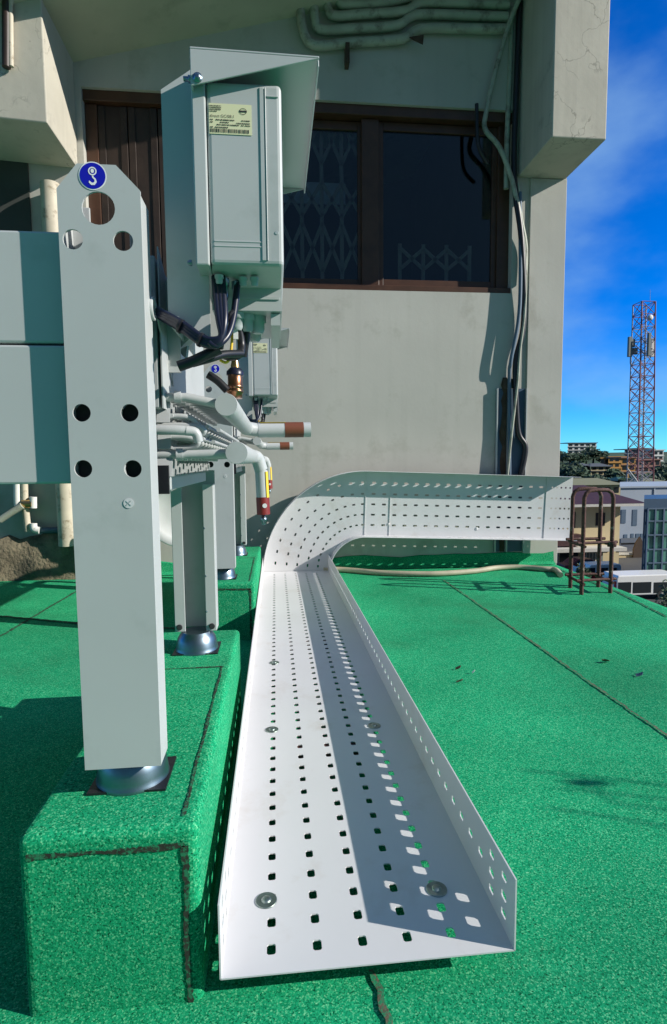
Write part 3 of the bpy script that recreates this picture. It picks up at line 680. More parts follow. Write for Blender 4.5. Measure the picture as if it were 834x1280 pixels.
    # two legs on the far side
    for (y, sg, tp) in ((UY0, 1, LZ1), (UY1, -1, .70)):
        l2 = legm(-1.85, -1.745, y, sg, tp, [(h[0], h[1], h[2]) for h in (hh if tp > 1 else hr_)]).build('leg', M['grey'], U, .0012, 2); foot(l2, -1.797, y + sg * .055)
    # end panels at the near end, slightly recessed behind the leg
    yp = UY0 + .020
    zt, zm, zb_ = P(40, 288, yp).z, P(40, 430, yp).z, P(40, 605, yp).z
    MB().box(-1.74, LX0 - .004, yp, yp + .04, zm + .0015, zt).build('end_panel', M['grey'], U, .003)
    MB().box(-1.74, LX0 - .004, yp - .002, yp + .04, zb_, zm - .0015).build('end_panel', M['grey'], U, .003)
    # casing side panel on the right
    xs_ = LX1 - .004; ys0, ys1 = UY0 + .098, UY1 - .005
    b = MB(); b.box(xs_ - .03, xs_, ys0, ys0 + .27, .80, zt); b.box(xs_ - .03, xs_ - .003, ys0 + .272, ys1, .80, zt - .01)
    b.build('side_panel', M['grey'], U, .002)
    MB().prism([(xs_ + .004, UY0 + .0965, zt + .012), (xs_ + .004, UY0 + .0965, .80), (xs_ + .004, UY0 + .16, .80), (xs_ + .004, UY0 + .16, zt - .02)], (.002, 0, 0)).build('gusset', M['grey'], U)
    MB().box(-1.74, xs_ - .032, UY0 + .096, UY1 - .002, .80, zt - .02).build('casing', M['greyd'], U)
    MB().box(-1.74, xs_ - .06, UY0 + .096, UY1 - .1, .69, .798).build('coil_block', M['greyd'], U)
    # bottom rail and comb of slanted fins
    MB().box(xs_ - .05, xs_ + .006, UY0 + .104, UY1 - .1, .676, .697).build('bottom_rail', M['grey'], U, .002)
    MB().box(xs_ - .02, xs_ + .010, UY0 + .096, UY0 + .103, .672, .715).build('rail_end_cap', M['black'], U)
    fn = MB()
    nf = 26
    for i in range(nf):
        y = UY0 + .115 + (UY1 - .1 - UY0 - .115) * i / (nf - 1)
        fn.box(-.0120, .0120, -.0012, .0012, -.020, .020, 0, Matrix.Translation((xs_ + .001, y, .716)) @ Matrix.Rotation(math.radians(-24), 4, 'X'))
        fn.box(-.010, .010, -.0010, .0010, -.017, .017, 0, Matrix.Translation((xs_ + .001, y + .006, .756)) @ Matrix.Rotation(math.radians(-20), 4, 'X'))
        fn.box(-.010, .010, -.0010, .0010, -.017, .017, 0, Matrix.Translation((xs_ + .001, y + .006, .796)) @ Matrix.Rotation(math.radians(-20), 4, 'X'))
    fn.build('coil_fins', M['grey'], U)
    # headers
    ya, yb = UY0 + .115, UY1 + .05
    h1a = P(283, 506, ya); h1 = Vector((h1a.x, ya, h1a.z)); h2a = P(296, 566, ya); h2 = Vector((h2a.x, ya, h2a.z)); HR = .0175
    def header(h, name_y):
        hb = MB(); hb.tube([h + Vector((0, -.004, 0)), h, (h.x, yb - .03, h.z)], [HR * .96, HR, HR], 24)
        return hb
    # header 1 with stub to the right
    hb = header(h1, yb)
    e1 = Vector((h1.x, yb - .03, h1.z)); s0 = e1 + Vector((.03, .025, -.004))
    hb.tube(smooth([e1 + Vector((0, -.01, 0)), e1 + Vector((.004, .012, 0)), s0], 5), HR, 24)
    g1 = hb.build('header_pipe', M['grey'], U)
    s1 = P(388, 537, yb + .005); sd = (s1 - s0)
    MB().tube([s0, s1], .0195, 24).build('stub', M['grey'], g1)
    MB().tube([s0 + sd * .50, s0 + sd * .86], .0202, 24).build('tape_band', M['brown'], g1)
    st = MB(); q0, q1 = s0 + sd * .04 , s0 + sd * .52
    st.tube([q0, q1], .0206, 24)
    yb_ = MB(); kk = [i for i in range(3)]
    up = Vector((0, -.35, 1)).normalized()
    yb_.prism([q0 + up * .0200 + Vector((0, -.006, 0)), q1 + up * .0200 + Vector((0, -.006, 0)), q1 + up * .0200 + Vector((0, .006, 0)), q0 + up * .0200 + Vector((0, .006, 0))], up * .0008)
    yb_.build('flow_sticker', M['yellow'], g1)
    # header 2 with elbow down
    hb = header(h2, yb); e2 = Vector((h2.x, yb - .03, h2.z)); d0 = e2 + Vector((.022, .02, -.035))
    hb.tube(smooth([e2 + Vector((0, -.01, 0)), e2 + Vector((.012, .012, -.004)), d0], 5), HR, 24)
    g2 = hb.build('header_pipe', M['grey'], U)
    d1 = d0 + Vector((.004, 0, -.115))
    MB().tube([d0, d1], .0165, 24).build('stub', M['grey'], g2)
    dd = d1 - d0
    MB().tube([d0 + dd * .62, d1 + dd * .02], .0175, 24).build('cap_band', M['red'], g2)
    MB().prism([d0 + Vector((.011, -.014, -.004)), d0 + Vector((.0165, -.006, -.004)), d0 + Vector((.019, -.006, -.072)), d0 + Vector((.013, -.014, -.072))], (.001, -.001, 0)).build('flow_sticker', M['yellow'], g2)
    v = MB(); v.lathe(d1, (0, 0, -1), [(.006, 0), (.006, .010), (.0085, .011), (.0085, .02), (.005, .021), (.005, .03)], 12); v.build('valve', M['zinc'], g2)
    s = MB(); c = d1 + Vector((.004, -.0182, .022)); s.add([(c.x + a, c.y, c.z + b) for a, b in circ(0, 0, .006, 20)], [list(range(20))]); s.build('round_sticker', M['signw'], g2)
    # feed tubes from the tube sheet into the headers
    tb = MB(); nt_ = 13
    for i in range(nt_):
        y = ya + .012 + (yb - .09 - ya) * i / (nt_ - 1)
        for (h, dz) in ((h1, .012), (h2, -.002)):
            z = h.z + dz * .4
            tb.tube([(xs_ + .0 - .02, y - .006, h.z + dz), (xs_ + .035, y - .004, h.z + dz), (h.x, y, h.z)], .0068 if i == 0 else .0046, 12)
            tb.tube([(xs_ + .018, y - .006, h.z + dz), (xs_ + .028, y - .005, h.z + dz)], .0095, 12)
        zz = (h1.z + h2.z) / 2
        for (z0, ln) in ((zz + .020, .045), (zz + .006, .06), (zz - .012, .05)):
            tb.tube(smooth([(xs_ - .01, y + .004, z0), (xs_ + ln * .7, y + .004, z0), (xs_ + ln, y + .008, z0 - .008), (xs_ + ln * .7, y + .012, z0 - .016), (xs_ - .01, y + .012, z0 - .017)], 4), .0046, 10)
    tb.tube([(xs_ - .01, ya - .015, zz - .002), (xs_ + .02, ya - .015, zz - .002), (xs_ + .04, ya - .01, zz - .003)], .0075, 12)
    tb.tube(smooth([(xs_ + .036, ya - .012, zz - .003), (xs_ + .05, ya - .008, zz - .006), (xs_ + .054, ya - .006, zz - .02)], 5), .0075, 12)
    for q_ in range(9):      # long thin tubes running along the coil
        fx_ = q_ / 8; x_ = xs_ + .012 + (h1.x - xs_ - .03) * (fx_ * 1.0); z_ = h1.z - .016 - (h1.z - h2.z - .03) * ((q_ * 5) % 9) / 9
        tb.tube([(x_, ya + .006 + .006 * q_, z_), (x_, yb - .08, z_ - .001)], .0034, 8)
    tb.build('feed_tubes', M['grey'], U)
    # ---------------- control box
    by0, by1 = .787, 1.08
    bx0, bx1 = P(241, 200, by0).x, P(353, 200, by0).x
    bz1, bz0 = P(300, 100, by0).z, P(300, 330, by0).z
    br = MB()   # bracket plate behind the box
    bxl = P(204, 200, by0 + .045).x
    br.prism([(bxl, by0 + .045, P(206, 112, by0 + .045).z), (bxl, by0 + .045, P(210, 404, by0 + .045).z), (bx0 + .012, by0 + .045, P(250, 432, by0 + .045).z), (bx0 + .012, by0 + .045, P(250, 76, by0 + .045).z)], (0, .003, 0))
    br.box(bxl, bxl + .003, by0 + .0485, by1, P(210, 404, by0 + .045).z, P(206, 112, by0 + .045).z)
    br.box(xs_ + .001, bxl, by0 + .14, by0 + .146, .86, 1.0)
    br.build('bracket', M['grey'], U)
    cb = MB(); fx = P(259, 200, by0).x
    cb.box(fx, bx1, by0 + .003, by1, bz0, bz1)
    box = cb.build('control_box', M['grey'], U, .006, 3)
    pnl = MB(); pnl.box(bx0, fx - .0005, by0 + .001, by1, bz0 - .002, bz1 + .006); pnl.build('mounting_plate', M['grey'], box, .002)
    k = MB(); xg = P(330, 200, by0).x
    k.box(xg - .0045, xg + .0010, by0 + .0018, by0 + .004, bz0 + .006, bz1 - .006); k.box(xg + .0025, xg + .0035, by0 + .001, by0 + .004, bz0 + .006, bz1 - .006)
    for py in (302, 308):
        z = P(300, py, by0).z; k.box(fx + .006, xg - .005, by0 + .0024, by0 + .004, z, z + .0022)
    z = P(300, 116, by0).z; k.box(xg + .004, bx1 - .004, by0 + .0015, by0 + .004, z - .002, z)
    k.build('cover_ridge', M['grey'], box, .0006, 1)
    lo = MB(); ly = .885; lx0, lx1 = P(265, 370, ly).x, bx1 + .001
    lo.prism([(fx + .002, by0 + .008, bz0), (lx0, ly, P(300, 360, ly).z), (bx1 - .004, ly, P(300, 360, ly).z), (bx1 - .004, by0 + .008, bz0)], (0, .004, 0))
    lo.box(lx0, bx1 - .002, ly, by1 - .002, P(300, 388, ly).z, bz0 - .002)
    z = P(300, 374, ly).z; lo.box(lx0 + .002, bx1 - .006, ly - .002, ly + .001, z, z + .004)
    lo.box(lx1 - .02, lx1 - .006, ly + .01, by1 - .01, P(300, 404, ly).z, P(300, 389, ly).z)
    lo.build('lower_housing', M['grey'], box, .0025, 2)
    # hood
    hy0, hy1 = .776, 1.13
    A, B_, C_ = P(237, 60, hy0), P(399, 70, hy0), P(245, 107, hy0)
    ho = MB(); t = .0025
    ho.prism([(A.x, hy0, A.z), (B_.x, hy0, A.z - .002), (B_.x, hy1, A.z - .002), (A.x, hy1, A.z)], (0, 0, t))
    for yy in (hy0, hy1 - t): ho.prism([(A.x, yy, A.z - .0003), (B_.x, yy, A.z - .0023), (A.x, yy, C_.z)], (0, t, 0))
    ho.box(B_.x - .002, B_.x, hy0 + t, hy1 - t, A.z - .011, A.z - .0025)
    ho.box(A.x, A.x + t, hy0 + t + .0003, hy1 - t - .0003, C_.z, A.z - .0005)
    ho.build('hood', M['grey'], box, .0008, 2)
    bo = MB(); q = P(247, 97, hy0); bo.lathe((q.x, hy0, q.z), (0, -1, 0), [(.0062, 0), (.0062, .0012), (.004, .0014), (.004, .004), (.002, .0046)], 14)
    bo.lathe((A.x - .001, hy0 + .01, q.z + .004), (-1, 0, 0), [(.0045, 0), (.0045, .003), (.003, .003), (.003, .009)], 10)
    bo.build('bolt', M['zinc'], box); bo = MB()
    q = P(242, 326, by0); bo.lathe((q.x - .003, by0 + .008, q.z), (-1, 0, 0), [(.004, 0), (.004, .003), (.0025, .006)], 10)
    bo.build('bolt', M['zinc'], box)
    q = P(346, 290, by0); MB().lathe((q.x, by0 + .003, q.z), (0, -1, 0), [(.0026, 0), (.0022, .0006)], 12).build('plug', M['greyd'], box)
    # rating label
    l0, l1 = P(260.5, 127, by0), P(315, 168, by0); yl = by0 + .0026
    lb = MB(); lb.box(l0.x, l1.x, yl - .0004, yl, l1.z, l0.z, 0); lw, lh = l1.x - l0.x, l0.z - l1.z
    def ink(u0, u1, v0, v1): lb.add([(l0.x + u0 * lw, yl - .0008, l0.z - v1 * lh), (l0.x + u1 * lw, yl - .0008, l0.z - v1 * lh), (l0.x + u1 * lw, yl - .0008, l0.z - v0 * lh), (l0.x + u0 * lw, yl - .0008, l0.z - v0 * lh)], [(0, 1, 2, 3)], 1)
    def words(u, v, width, h):
        x = u
        while x < u + width: ww = random.uniform(.012, .035); ink(x, min(x + ww, u + width), v, v + h); x += ww + random.uniform(.006, .014)
    for v in (.07, .13, .19, .25): words(.02, v, .27 if v < .2 else .17, .032)
    for (u, v, wd) in ((.03, .52, .06), (.16, .52, .44), (.76, .52, .2), (.03, .60, .06), (.26, .60, .2), (.64, .61, .32), (.18, .68, .52), (.75, .68, .06), (.84, .68, .12), (.03, .765, .06), (.14, .765, .3)): words(u, v, wd, .04)
    x = .02
    while x < .92: ww = random.uniform(.006, .022); ink(x, x + ww, .83, .955); x += ww + random.uniform(.004, .016)
    tm = text_mesh('direct GC/08.1', .0052); lb.mesh(tm, Matrix.Translation((l0.x + .02 * lw, yl - .0008, l0.z - .46 * lh)) @ XZ, 1)
    n = 28; c = (l0.x + .80 * lw, l0.z - .23 * lh); ro, ri = .0047, .0040
    lb.add([(c[0] + a * ro, yl - .0008, c[1] + b * ro * .85) for a, b in circ(0, 0, 1, n)] + [(c[0] + a * ri, yl - .0008, c[1] + b * ri * .85) for a, b in circ(0, 0, 1, n)], [(i, (i + 1) % n, n + (i + 1) % n, n + i) for i in range(n)], 1)
    ink(.71, .89, .20, .255)
    lb.build('rating_label', [M['label'], M['ink']], box)
    # cable glands
    def gland(q, nm, r=.006, ln=.022, mt='greyd'):
        g = MB(); g.lathe(q, (0, 0, -1), [(r * 1.25, 0), (r * 1.25, ln * .35), (r, ln * .36), (r, ln * .8), (r * .7, ln)], 10); g.build('gland', M[mt], box)
    for (px, py, y, mt) in ((274, 344, .82, 'greyd'), (281, 348, .835, 'zinc'), (295, 352, .845, 'zinc'), (304, 347, .83, 'greyd'), (318, 347, .83, 'greyd')): gland(P(px, py, y), 0, .005, .03 if mt == 'zinc' else .012, mt)
    for (px, y) in ((295, .90), (308, .91), (322, .92), (300, .96), (318, .98)):
        q = P(px, 388, y); gland((q.x, y, P(300, 388, ly).z), 0, .0105, .026)
    # ---------------- cables
    def cab(pts, r, mt='navy', nm='cable', par=U): return MB().tube(smooth([P(*q) for q in pts], 7), r, 10).build(nm, M[mt], par)
    for i, dx in enumerate((-4, 0, 4)):
        cab([(188, 386 + dx * .7, .90), (196, 390 + dx * .9, .845), (228, 408 + dx, .815), (252, 425 + dx, .805), (268, 428 + dx * .8, .80), (277, 420 + dx * .3, .80), (277 + dx, 395, .805), (273 + dx * 1.2, 346, .83)], .0047)
    cab([(262, 428, .80), (270, 432, .80), (284, 420, .81), (292, 395, .825), (297, 352, .845)], .0047)
    cab([(223, 458, .82), (240, 452, .82), (255, 445, .82), (275, 436, .82)], .0075, 'black')
    cab([(240, 454, .825), (262, 448, .83), (280, 443, .85), (302, 442, .88)], .006, 'black')
    cab([(276, 435, .82), (277, 428, .815), (280, 408, .81)], .004, 'black')
    cab([(280, 444, .90), (290, 446, .90), (300, 442, .90), (302, 430, .91), (298, 405, .905)], .0062, 'black')
    cab([(305, 446, .92), (308, 425, .915), (310, 402, .91)], .005, 'black')
    cab([(260, 468, .95), (272, 476, .95), (284, 488, .95)], .0065, 'black')
    cab([(275, 450, .905), (283, 453, .905), (288, 444, .905), (291, 415, .905)], .0022, 'yellow')
    for (px, py, y) in ((228, 408, .815), (253, 425, .805), (291, 396, .824)):
        q = P(px, py, y); MB().lathe(q - Vector((.002, 0, 0)), (1, -.3, -.5), [(.0098, -.0015), (.0098, .0015)], 14).build('cable_tie', M['black'], U)
    w_ = MB(); q = P(295, 417, .905); w_.box(q.x - .0035, q.x + .0035, .898, .902, P(295, 424, .9).z, P(295, 408, .9).z); w_.build('cable_marker', M['signw'], U)
    # sensor on the header: brass body, plastic head
    sb = P(294, 498, .98); st_ = P(294, 466, .98); mid = sb.lerp(st_, .5)
    sn = MB(); axis = (st_ - sb); ln = axis.length
    sn.lathe(sb, axis, [(.012, 0), (.012, ln * .2), (.014, ln * .22), (.014, ln * .34), (.011, ln * .36), (.0135, ln * .4), (.0135, ln * .5), (.0125, ln * .52), (.0125, ln * .92)], 20)
    so_ = sn.build('pressure_sensor', M['copper'], U)
    MB().lathe(st_ - axis * .1, axis, [(.0145, 0), (.0145, .006), (.009, .012)], 20).build('sensor_head', M['navy'], so_)
    MB().lathe(st_ + axis * .08, axis, [(.0075, 0), (.0075, .008), (.006, .016)], 12).build('sensor_nut', M['brass'], so_)
    q = P(275, 478, .955); MB().lathe(q, (0, -1, .3), [(.002, 0), (.0042, .002), (.0042, .004), (.002, .0065)], 12).build('sensor_cap', M['blue'], U)
    # V-shaped strap and small angle bracket on the side panel
    sp = MB(); xx = xs_ + .004
    def strap(p, q, w=.004):
        p = Vector((xx, p[0], p[1])); q = Vector((xx, q[0], q[1])); d_ = (q - p).normalized(); nn = Vector((0, -d_.z, d_.y)) * w
        sp.prism([p - nn, q - nn, q + nn, p + nn], (.0025, 0, 0))
    def onside(px, py): r = ray(px, py); q = CAMP + r * (xx / r.x); return (q.y, q.z)
    strap(onside(190, 372), onside(214, 474)); strap(onside(214, 474), onside(221, 430)); 
    q = onside(215, 476); sp.lathe((xx, q[0], q[1]), (1, 0, 0), [(.009, 0), (.009, .003)], 14)
    q = onside(190, 386); sp.lathe((xx, q[0], q[1]), (1, 0, 0), [(.016, 0), (.016, .004), (.012, .004), (.012, .001)], 18)
    sp.build('strap', M['grey'], U, .0008, 1)
    an = MB(); an.prism([P(219, 428, .96), P(248, 398, .93), P(254, 407, .93), P(222, 438, .96)], (.004, .02, 0)); an.prism([P(222, 438, .96), P(234, 432, .95), P(232, 448, .95), P(224, 440, .96)], (.003, .003, 0))
    an.build('angle_bracket', M['greyd'], U)
    return U
U1 = cooler()
U2 = copy_tree(U1); U2.location.y += 1.49
U2['label'] = 'smaller looking grey dry cooler behind the near one, its control box against the beige wall'

# ------------------------------------------------------------------ rusty ladder hoops at the roof edge
t = thing('roof_ladder', 'rusty steel ladder rails with curved tops at the roof edge', 'ladder', Q(740, 740, .03))
def col(px, py): return Q(px, py, .03)
f = [col(713, 733), col(727, 741), col(748, 732), col(763, 739)]
zt_ = [P(713, 612, f[0].y).z, P(727, 612, f[1].y).z, P(748, 612, f[2].y).z, P(763, 612, f[3].y).z]
ztop = sum(zt_) / 4
R_ = .0105
def hoop(a, b, nm='rail'):
    """two posts joined by a bent top"""
    A, B = Vector((a.x, a.y, rz(a.y))), Vector((b.x, b.y, rz(b.y))); d_ = (B - A); d_.z = 0
    pts = [A, A + Vector((0, 0, ztop - .08))] + [Vector((A.x, A.y, ztop - .05)) + d_ * s + Vector((0, 0, h)) for s, h in ((0, .01), (.06, .035), (.2, .05), (.5, .052), (.8, .05), (.94, .035), (1, .01))] + [B + Vector((0, 0, ztop - .08)), B]
    MB().tube(pts, R_, 10).build(nm, M['rust'], t)
hoop(f[0], f[2]); hoop(f[1], f[3])
for zz, (i, j) in [(z, e) for z in (.05, .245) for e in ((0, 1), (2, 3), (1, 3), (0, 2))]:
    a_, b_ = f[i].copy(), f[j].copy(); z = zz + .03; off = Vector((0, 0, .015 if (i, j) in ((1, 3), (0, 2)) else 0)); dv = (b_ - a_).normalized() * .03
    a_.z = b_.z = z; MB().tube([a_ - dv + off, b_ + dv + off], .008, 8).build('rung', M['rust'], t)
cl = MB(); q = f[3].copy(); q.z = .28; cl.lathe(q, (0, 0, 1), [(.022, -.014), (.024, 0), (.022, .014)], 12); cl.build('clamp', M['rust'], t)

# leaves and scraps on the roof
def scrap(px, py, s, mt, label, a=0.0):
    q = Q(px, py, .012); z = rz(q.y) + .004; vs = []; n = 9
    for i in range(n): 
        an = 2 * PI * i / n; r = s * random.uniform(.6, 1.0) * (1 if i % 2 else .7)
        vs.append((q.x + math.cos(an) * r * 1.6, q.y + math.sin(an) * r, z + .004 + .006 * math.cos(an + a)))
    mb = MB(); mb.prism(vs, (0, 0, .002)); return tag(mb.build('dry_leaf' if mt is M['leaf'] else 'paper_scrap', mt), label, 'leaf' if mt is M['leaf'] else 'scrap')
scrap(573, 837, .010, M['leaf'], 'brown dry leaf beside a white scrap on the green roof')
scrap(575, 853, .010, M['leaf'], 'dark dry leaf on the green roof just right of the tray wall', 1)
scrap(592, 842, .005, M['tray'], 'tiny white scrap on the green roof near two dry leaves')
scrap(757, 828, .014, M['leaf'], 'flat dry leaf on the green roof at the right', 2)
scrap(800, 845, .013, M['bluew'], 'faded blue scrap lying on the green roof at the right edge')

# ------------------------------------------------------------------ street beyond
def skewbox(mb, x0, x1, d, depth, z0, z1, mi=0):
    k = depth / d      # side walls splay away from the street
    vs = [(x0, d, z0), (x1, d, z0), (x1 * (1 + k), d + depth, z0), (x0 * (1 + k), d + depth, z0)]
    mb.prism(vs, (0, 0, z1 - z0), mi)
def bbox_px(mb, x0, x1, yt, d, depth, zb=None, yb=None, mi=0):
    a = P(x0, yt, d); b = P(x1, yt, d); z1 = (a.z + b.z) / 2; z0 = zb if zb is not None else P((x0 + x1) / 2, yb, d).z
    skewbox(mb, a.x, b.x, d, depth, z0, z1, mi); return a.x, b.x, z0, z1
def win_px(parent, x0, x1, y0, y1, d, mt, name='window', th=.12, proud=.05):
    a, b = P(x0, y0, d), P(x1, y1, d)
    fr = MB(); fr.box(a.x, b.x, d - proud, d + th, b.z, a.z); o = fr.build(name, mt, parent); return o
# cream house
hd = 55
H = thing('cream_house', 'cream two storey house with dark red hipped roof behind the rusty ladder', 'house', P(740, 720, hd))
m = MB(); x0, x1, z0, z1 = bbox_px(m, 700, 776, 630, hd, 9, zb=STREET); m.build('wall', M['cream'], H)
e0, e1 = x0 - 3, P(798, 627, hd).x; ez = P(775, 628, hd).z; rt = P(727, 606, hd + 5); 
m = MB(); yA, yB = hd - 1.5, hd + 10.5; yM = (yA + yB) / 2
m.add([(e0, yA, ez), (e1, yA, ez), (e1, yB, ez), (e0, yB, ez), (rt.x, yM, rt.z + .0), (e0, yM, rt.z + .0)], [(0, 1, 4, 5), (1, 2, 4), (2, 3, 5, 4), (3, 0, 5), (0, 1, 2, 3)])
for i in range(14):
    x = rt.x - 4 + i * .55
    if x > e0: pass
m.build('roof', M['redroof'], H)
m = MB(); m.box(e0, e1, yA - .05, yB + .05, ez - .28, ez - .02); m.build('eave', M['eave'], H)
win_px(H, 745, 756, 641, 657, hd, M['wood']); win_px(H, 712, 719, 640, 660, hd, M['wood'])
m = MB(); ca = P(690, 688, hd - 2); cb_ = P(784, 687, hd - 2); m.box(ca.x, cb_.x, hd - 2, hd - .05, cb_.z - .15, cb_.z + .2); m.build('canopy', M['eave'], H)
win_px(H, 729, 753, 691, 712, hd, M['curtain']); win_px(H, 700, 722, 691, 715, hd, M['darkwin'])
m = MB()
for px in (733, 737, 741, 745, 749): q = P(px, 690, hd - .1); m.box(q.x - .05, q.x + .05, hd - .14, hd - .07, STREET, q.z)
m.build('bars', M['eave'], H)
m = MB(); bbox_px(m, 754, 758, 690, hd - 1.9, .5, zb=STREET); bbox_px(m, 770, 774, 690, hd - 1.9, .5, zb=STREET); m.build('column', M['cream'], H)
m = MB(); q0 = P(690, 668, hd - .5); q1 = P(724, 680, hd - .5); m.box(q0.x, q1.x, hd - 1, hd - .05, P(700, 682, hd - .5).z, P(700, 668, hd - .5).z); m.build('balcony', M['redroof'], H)
# annex wall and gate
t = thing('garden_wall', 'cream boundary wall with dark arched gate right of the cream house', 'wall', P(796, 720, 58))
m = MB(); bbox_px(m, 774, 806, 693, 58, .4, zb=STREET); m.build('wall', M['cream'], t)
m = MB(); bbox_px(m, 774, 807, 691, 57.9, .6, yb=693.5); m.build('coping', M['eave'], t)
g0, g1 = P(791, 712, 57.8), P(806, 712, 57.8); gw = g1.x - g0.x
m = MB(); m.prism([(g0.x + gw * s, 57.75, STREET + h) for s, h in ((0, 0), (1, 0), (1, 1.0), (.8, 1.6), (.5, 2.3), (.2, 1.7), (0, .9))], (0, .2, 0)); m.build('gate', M['rustdark'], t)
# blue grey building
gd = 72
t = thing('grey_building', 'pale blue grey flat roofed building behind the cream house', 'building', P(800, 700, gd))
m = MB(); x0, x1, z0, z1 = bbox_px(m, 776, 850, 609, gd, 14, zb=STREET); m.build('wall', M['bluegrey'], t)
for (a_, b_, c_, d_) in ((777, 782, 637, 654), (791, 796, 637, 657), (780, 784, 668, 676), (789, 792, 667, 675), (795, 799, 667, 676), (801, 804, 667, 675)): win_px(t, a_, b_, c_, d_, gd, M['bluew'])
m = MB(); bbox_px(m, 775, 851, 607.5, gd - .2, 14.4, yb=609.5); bbox_px(m, 818, 819.5, 609, gd - .1, .3, zb=STREET); m.build('parapet', M['bluegrey'], t)
m = MB(); bbox_px(m, 776, 806, 678, gd - 4, 3.9, yb=686); bbox_px(m, 776, 806, 689, gd - 5, 4.9, zb=STREET); m.build('lower_roof', M['slate'], t)
# glass front building
gd = 43
t = thing('glass_building', 'dark blue clad building with green glazed grid front at the right edge', 'building', P(820, 720, gd))
m = MB(); x0, x1, z0, z1 = bbox_px(m, 805.5, 900, 623, gd, 5, zb=STREET); m.build('cladding', M['panelblue'], t)
m = MB(); bbox_px(m, 811, 896, 636, gd - .06, .1, yb=716); m.build('glazing', M['greenglass'], t)
m = MB()
for px in (811, 820.5, 831, 842, 853): q = P(px, 636, gd - .2); m.box(q.x - .06, q.x + .06, gd - .18, gd - .065, P(px, 716, gd).z, q.z)
for py in (636, 651.5, 669, 687, 704): q = P(811, py, gd - .2); m.box(q.x, q.x + 5.6, gd - .17, gd - .067, q.z - .05, q.z + .05)
m.build('mullion', M['bluew'], t)
# bus
bd = 40
t = thing('minibus', 'long white minibus parked in the street below the roof edge', 'bus', Vector((P(800, 740, bd).x, bd, STREET)))
bx0, bx1 = P(771, 730, bd).x, P(862, 730, bd).x; bz1 = P(800, 719, bd).z
m = MB(); m.prism([(bx0, bd, STREET + .38), (bx1 - .1, bd, STREET + .38), (bx1, bd, STREET + .9), (bx1 - .35, bd, bz1 - .5), (bx1 - .8, bd, bz1 - .05), (bx1 - 1.1, bd, bz1), (bx0 + .12, bd, bz1), (bx0, bd, bz1 - .25)], (0, 1.95, 0)); m.build('body', M['busw'], t, .09, 3)
for (a_, b_) in ((773, 789), (791.5, 814), (817.5, 834), (838, 852)):
    p0_, p1_ = P(a_, 728, bd), P(b_, 741, bd); MB().box(p0_.x, p1_.x, bd - .012, bd + .02, p1_.z, p0_.z).build('window', M['darkwin'], t, .004)
for px in (781, 827):
    q = P(px, 752, bd); w_ = MB(); w_.tube([(q.x, bd - .03, STREET + .36), (q.x, bd + .2, STREET + .36)], .36, 24); wo_ = w_.build('wheel', M['tyre'], t)
    MB().lathe((q.x, bd - .03, STREET + .36), (0, -1, 0), [(.2, 0), (.19, .01), (.12, .012), (.1, .03)], 18).build('hub', M['whub'], wo_)
m = MB(); m.box(bx0 - .02, bx0 + .05, bd + .05, bd + .3, STREET + 1.0, STREET + 1.5); m.build('tail_lamp', M['lamp'], t)
# van
vd = 48
t = thing('white_van', 'white van parked behind the ladder in front of the cream house', 'van', Vector((P(752, 720, vd).x, vd, STREET)))
vx0, vx1, vz1 = P(727, 710, vd).x, P(777, 710, vd).x, P(750, 706, vd).z
m = MB(); m.prism([(vx0, vd, STREET + .3), (vx1, vd, STREET + .3), (vx1, vd, vz1 - .2), (vx1 - .12, vd, vz1), (vx0 + .9, vd, vz1), (vx0 + .35, vd, vz1 - .75), (vx0, vd, STREET + 1.0)], (0, 1.8, 0)); m.build('body', M['busw'], t, .06, 3)
for (a_, b_) in ((735, 744), (750, 760), (762, 771)):
    p0_, p1_ = P(a_, 710, vd), P(b_, 717, vd); MB().box(p0_.x, p1_.x, vd - .012, vd + .02, p1_.z, p0_.z).build('window', M['darkwin'], t)
for px in (735, 768):
    q = P(px, 715, vd); MB().tube([(q.x, vd - .03, STREET + .33), (q.x, vd + .2, STREET + .33)], .33, 20).build('wheel', M['tyre'], t)
p0_ = P(743, 721, vd); MB().box(p0_.x - .15, p0_.x + .1, vd - .015, vd + .02, p0_.z - .1, p0_.z + .2).build('tail_lamp', M['lamp'], t)
# red car in front
t = thing('red_car', 'dark red car glimpsed between the ladder rails', 'car', Vector((P(716, 720, 50).x, 50, STREET)))
cx0 = P(706, 720, 50).x; m = MB(); m.prism([(cx0 + s, 50, STREET + h) for s, h in ((0, .3), (4, .3), (4, .8), (3.2, .95), (2.7, 1.4), (1.3, 1.45), (.6, .95), (0, .85))], (0, 1.6, 0)); m.build('body', M['red'], t, .06, 3)
MB().prism([(cx0 + s, 49.985, STREET + h) for s, h in ((.85, .97), (3.0, .97), (2.6, 1.33), (1.38, 1.36))], (0, .02, 0)).build('window', M['darkwin'], t)
for s in (.8, 3.2): MB().tube([(cx0 + s, 49.97, STREET + .3), (cx0 + s, 50.2, STREET + .3)], .3, 18).build('wheel', M['tyre'], t)

